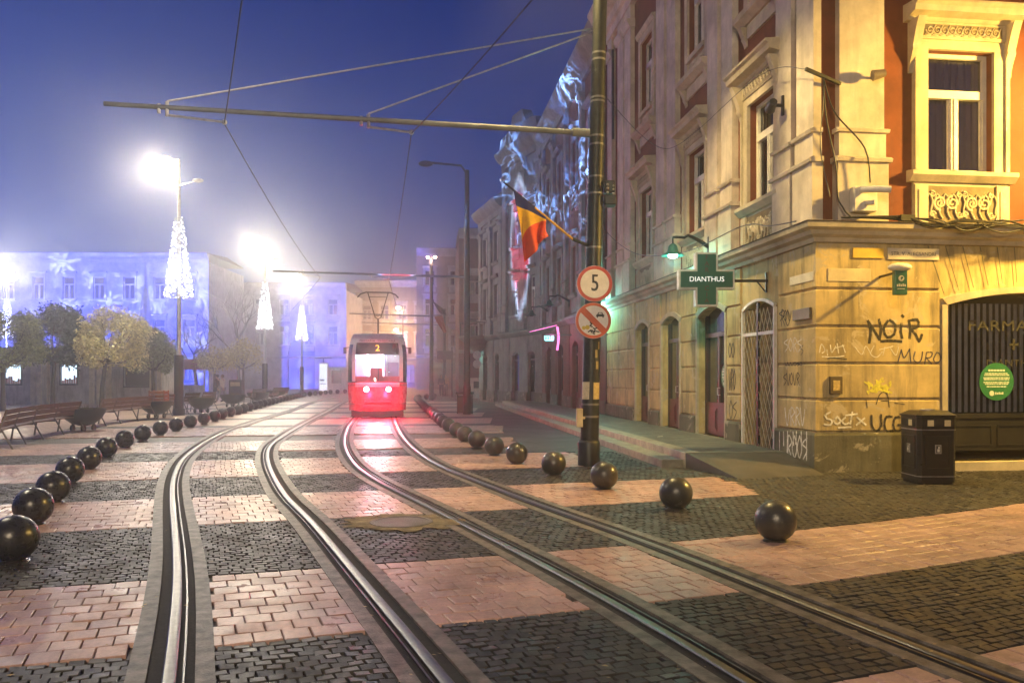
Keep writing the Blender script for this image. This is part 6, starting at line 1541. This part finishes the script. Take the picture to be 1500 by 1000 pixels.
# the lamp on top of the sign pole (above the frame) that lights the steps and the street front
t0 = pp(10.4); e = t0 + Vector((-1.2, -.2, .35))
mb = MB(); mb.tube([t0, t0+Vector((-.3,0,.3)), e], .05, 8); mb.build('lamp_arm', M['blackmetal'], sp, smooth=40)
mb = MB(); mb.sphere(e, .3, 14, 8, (1,.6,.4)); hd = mb.build('lamp_head', M['pole'], sp, smooth=60)
mb = MB(); mb.sphere(e+Vector((0,0,-.08)), .22, 12, 8, (1,.7,.5)); mb.build('lens', M['lamp'], hd, smooth=60)
li = bpy.data.lights.new('pole_light', 'SPOT'); li.energy = 3200; li.color = (1,.72,.26); li.shadow_soft_size = .2; li.spot_size = R(100); li.spot_blend = .5
lo = bpy.data.objects.new('pole_light', li); COL.objects.link(lo); lo.parent = sp; lo.location = e + Vector((0,0,-.3)) - sp.location; lo.rotation_mode = 'QUATERNION'; lo.rotation_quaternion = Vector((.25,.1,-1)).to_track_quat('-Z', 'Y')

# ------------------------------------------------------------------ projectors with patterned slides
def projector(loc, target, angle, power, label, pattern):
    loc, target = Vector(loc), Vector(target); o = thing('projector', loc, label, 'projector'); f = (target-loc).normalized(); r = f.cross(Vector((0,0,1))).normalized(); u = r.cross(f)
    T = Matrix.Translation(loc) @ Matrix((r, f, u)).transposed().to_4x4()
    mb = MB(); mb.box(-.25,.25,-.7,-.05,-.18,.18,T); mb.build('case', M['black'], o, bevel=.02); mb = MB(); mb.tube([T @ Vector((0,-.05,0)), T @ Vector((0,.1,0))], .1, 16, False); mb.build('barrel', M['black'], o)
    mb = MB()
    for k in range(3): a = k*2.094; mb.tube([loc - f*.4 + Vector((0,0,-.18)), Vector((loc.x+.6*math.cos(a), loc.y+.6*math.sin(a), 0))], .02, 6)
    mb.build('tripod', M['blackmetal'], o)
    li = bpy.data.lights.new('projector_light', 'SPOT'); li.energy = power; li.spot_size = angle; li.spot_blend = .12; li.shadow_soft_size = .03
    lo = bpy.data.objects.new('projector_light', li); COL.objects.link(lo); lo.parent = o; lo.location = f*.14; lo.rotation_mode = 'QUATERNION'; lo.rotation_quaternion = f.to_track_quat('-Z', 'Y')
    li.use_nodes = True; nt = li.node_tree; nt.nodes.clear(); out = N(nt, 'ShaderNodeOutputLight'); em = N(nt, 'ShaderNodeEmission'); L(nt, em.outputs[0], out.inputs[0])
    g_ = N(nt, 'ShaderNodeNewGeometry')
    def dot(v):
        d = N(nt, 'ShaderNodeVectorMath', operation='DOT_PRODUCT'); d.inputs[1].default_value = v; L(nt, g_.outputs['Incoming'], d.inputs[0]); return d.outputs['Value']
    def M_(op, a, b=None, c=None):
        n = N(nt, 'ShaderNodeMath', operation=op)
        for i, x in enumerate((a, b, c)):
            if x is None: continue
            if isinstance(x, (int, float)): n.inputs[i].default_value = x
            else: L(nt, x, n.inputs[i])
        return n.outputs[0]
    uu = M_('DIVIDE', dot(r), dot(f)); vv = M_('DIVIDE', dot(u), dot(f))
    xy = N(nt, 'ShaderNodeCombineXYZ'); L(nt, uu, xy.inputs[0]); L(nt, vv, xy.inputs[1])
    L(nt, pattern(nt, M_, xy.outputs[0], uu, vv), em.inputs[0]); em.inputs[1].default_value = 1
    return o
def flakes(nt, M_, xy, uu, vv):
    total = None
    for sc, off in ((15, 0), (32, 3.3)):
        mp = N(nt, 'ShaderNodeMapping'); mp.inputs['Scale'].default_value = (sc, sc, 1); mp.inputs['Location'].default_value = (off, off*.7, 0); L(nt, xy, mp.inputs[0])
        vo = N(nt, 'ShaderNodeTexVoronoi', voronoi_dimensions='2D'); vo.inputs['Scale'].default_value = 1; vo.inputs['Randomness'].default_value = .75; L(nt, mp.outputs[0], vo.inputs['Vector'])
        sb = N(nt, 'ShaderNodeVectorMath', operation='SUBTRACT'); L(nt, mp.outputs[0], sb.inputs[0]); L(nt, vo.outputs['Position'], sb.inputs[1])
        sx = N(nt, 'ShaderNodeSeparateXYZ'); L(nt, sb.outputs[0], sx.inputs[0]); ln = N(nt, 'ShaderNodeVectorMath', operation='LENGTH'); L(nt, sb.outputs[0], ln.inputs[0]); d = ln.outputs['Value']
        rnd = N(nt, 'ShaderNodeSeparateColor'); L(nt, vo.outputs['Color'], rnd.inputs[0])
        th = M_('ADD', M_('ARCTAN2', sx.outputs[1], sx.outputs[0]), M_('MULTIPLY', rnd.outputs[0], 2.0))
        c3 = M_('POWER', M_('ABSOLUTE', M_('COSINE', M_('MULTIPLY', th, 4.0 if sc < 20 else 3.0))), 2.2)
        big = M_('MULTIPLY_ADD', rnd.outputs[1], .22, .24)
        edge = M_('MULTIPLY', big, M_('MULTIPLY_ADD', c3, .75, .25))
        star = M_('MULTIPLY_ADD', M_('SUBTRACT', edge, d), 26, .5)
        star = M_('MINIMUM', M_('MAXIMUM', star, 0), 1)
        hole = M_('MINIMUM', M_('MAXIMUM', M_('MULTIPLY', M_('ABSOLUTE', M_('SUBTRACT', d, M_('MULTIPLY', big, .38))), 30), .25), 1)
        star = M_('MULTIPLY', M_('MULTIPLY', star, hole), M_('GREATER_THAN', rnd.outputs[2], .3))
        total = star if total is None else M_('MAXIMUM', total, M_('MULTIPLY', star, .7))
    ns_ = noise(nt, xy, 6, 5, .6)
    mx = N(nt, 'ShaderNodeMix', data_type='RGBA'); mx.inputs[6].default_value = (.03,.07,1,1); mx.inputs[7].default_value = (.5,.64,1.45,1); L(nt, M_('MULTIPLY', total, M_('MULTIPLY_ADD', ns_, 1.2, .1)), mx.inputs[0])
    return mx.outputs[2]
projector((-47, 34, 3.2), (-46, 86, 8), R(62), 800000, 'projector on a tripod left of the square, throwing blue snowflakes onto the palace', flakes)
def swirls(nt, M_, xy, uu, vv):
    n1 = noise(nt, xy, 12, 3, .5, 1.0)
    line = M_('MAXIMUM', M_('SUBTRACT', 1, M_('MULTIPLY', M_('ABSOLUTE', M_('SUBTRACT', n1, .5)), 34)), 0)
    n2 = noise(nt, xy, 24, 3, .5, .8)
    l2 = M_('MAXIMUM', M_('SUBTRACT', 1, M_('MULTIPLY', M_('ABSOLUTE', M_('SUBTRACT', n2, .5)), 26)), 0)
    msk = M_('MINIMUM', M_('MAXIMUM', M_('MULTIPLY', M_('SUBTRACT', noise(nt, xy, 5, 2), .44), 9), 0), 1)
    tot = M_('MULTIPLY', M_('ADD', M_('MULTIPLY', line, .9), M_('MULTIPLY', l2, .5)), M_('MULTIPLY_ADD', msk, .95, .05))
    tot = M_('ADD', tot, .012); tot = M_('MULTIPLY', tot, M_('MINIMUM', M_('MAXIMUM', M_('MULTIPLY_ADD', vv, 9, 1.0), .03), 1))
    cl = N(nt, 'ShaderNodeMix', data_type='RGBA'); cl.inputs[6].default_value = (.04,.22,1,1); cl.inputs[7].default_value = (.28,.55,1.4,1); L(nt, msk, cl.inputs[0])
    sc = N(nt, 'ShaderNodeVectorMath', operation='SCALE'); L(nt, cl.outputs[2], sc.inputs[0]); L(nt, tot, sc.inputs['Scale'])
    # a red figure standing left of the middle of the slide
    du = M_('DIVIDE', M_('SUBTRACT', uu, RED_UV[0]), RED_UV[2]); dv = M_('DIVIDE', M_('SUBTRACT', vv, RED_UV[1]), RED_UV[3])
    e = M_('ADD', M_('MULTIPLY', du, du), M_('MULTIPLY', dv, dv)); body = M_('MINIMUM', M_('MAXIMUM', M_('MULTIPLY', M_('SUBTRACT', M_('MULTIPLY_ADD', n1, .8, .6), e), 6), 0), 1)
    stripe = M_('GREATER_THAN', M_('SINE', M_('MULTIPLY_ADD', vv, 60, M_('MULTIPLY', n1, 6))), -.35)
    rim = M_('MAXIMUM', M_('SUBTRACT', 1, M_('MULTIPLY', M_('ABSOLUTE', M_('SUBTRACT', M_('MULTIPLY_ADD', n1, .8, .6), e)), 3.2)), 0)
    rv = N(nt, 'ShaderNodeVectorMath', operation='SCALE'); rv.inputs[0].default_value = (.22,.3,.5); L(nt, rim, rv.inputs['Scale'])
    rd = N(nt, 'ShaderNodeVectorMath', operation='SCALE'); rd.inputs[0].default_value = (.6,.025,.09); L(nt, M_('MULTIPLY', body, M_('MULTIPLY', M_('MULTIPLY_ADD', stripe, .45, .08), M_('MULTIPLY_ADD', n2, 1.4, .1))), rd.inputs['Scale'])
    ad = N(nt, 'ShaderNodeVectorMath', operation='ADD'); L(nt, sc.outputs[0], ad.inputs[0]); L(nt, rd.outputs[0], ad.inputs[1])
    a2 = N(nt, 'ShaderNodeVectorMath', operation='ADD'); L(nt, ad.outputs[0], a2.inputs[0]); L(nt, rv.outputs[0], a2.inputs[1])
    return a2.outputs[0]
def uv_of(loc, target, q):
    f = (Vector(target)-Vector(loc)).normalized(); r = f.cross(Vector((0,0,1))).normalized(); u = r.cross(f); d = Vector(q)-Vector(loc); return d.dot(r)/d.dot(f), d.dot(u)/d.dot(f)
RED_UV = (*uv_of((-13.5, 15.5, 3.2), (.9, 40.5, 11), (.6, 45, 8.8)), .03, .11)
projector((-13.5, 15.5, 3.2), (.9, 40.5, 11), R(40), 480000, 'projector on a tripod left of the tracks, throwing white swirls onto the terrace', swirls)

# ------------------------------------------------------------------ night sky, fog, camera
w = bpy.data.worlds.new("World"); SC.world = w; w.use_nodes = True; nt = w.node_tree; nt.nodes.clear()
sky = N(nt, 'ShaderNodeTexSky', sky_type='NISHITA'); sky.sun_disc = False; sky.sun_elevation = R(-3.0); sky.sun_rotation = R(-62); sky.air_density = 1; sky.ozone_density = 6; sky.dust_density = .5
bg = N(nt, 'ShaderNodeBackground'); bg.inputs[1].default_value = SKY; ow = N(nt, 'ShaderNodeOutputWorld'); tn = N(nt, 'ShaderNodeMix', data_type='RGBA', blend_type='MULTIPLY'); tn.inputs[0].default_value = 1; tn.inputs[7].default_value = (.02,1.15,1.25,1); L(nt, sky.outputs[0], tn.inputs[6]); L(nt, tn.outputs[2], bg.inputs[0]); L(nt, bg.outputs[0], ow.inputs[0])
mb = MB(); mb.box(-172, 112, -26, 168, -1, 20.5); hz = mb.build('haze', None) if False else None
me = bpy.data.meshes.new('haze'); bmx = bmesh.new(); bmesh.ops.create_cube(bmx, size=1); bmx.to_mesh(me); bmx.free()
hz = bpy.data.objects.new('haze', me); COL.objects.link(hz); hz.location = (-30, 71, 9.75); hz.scale = (284, 194, 21.5); tag(hz, kind='stuff')
hm = bpy.data.materials.new('fog'); hm.use_nodes = True; nt = hm.node_tree; nt.nodes.clear(); oh = N(nt, 'ShaderNodeOutputMaterial'); pv = N(nt, 'ShaderNodeVolumePrincipled')
pv.inputs['Color'].default_value = (.93,.94,.97,1); pv.inputs['Density'].default_value = FOG; pv.inputs['Anisotropy'].default_value = .83; L(nt, pv.outputs[0], oh.inputs['Volume']); me.materials.append(hm)
cam = bpy.data.cameras.new('camera'); co = bpy.data.objects.new('camera', cam); COL.objects.link(co); co.location = (0, 0, CAM_H); co.rotation_euler = (R(90), 0, 0)
cam.sensor_width = 36; cam.lens = FPX/1500*36; cam.shift_y = 51/1500; cam.clip_start = .05; cam.clip_end = 1500; SC.camera = co
SC.view_settings.view_transform = 'Standard'; SC.view_settings.look = 'None'; SC.view_settings.exposure = EXPO; SC.view_settings.gamma = 1
SC.cycles.use_denoising = True; SC.cycles.max_bounces = 6; SC.cycles.volume_bounces = 1; SC.cycles.diffuse_bounces = 3; SC.cycles.glossy_bounces = 3; SC.cycles.transmission_bounces = 4; SC.cycles.transparent_max_bounces = 8
SC.cycles.sample_clamp_indirect = 4
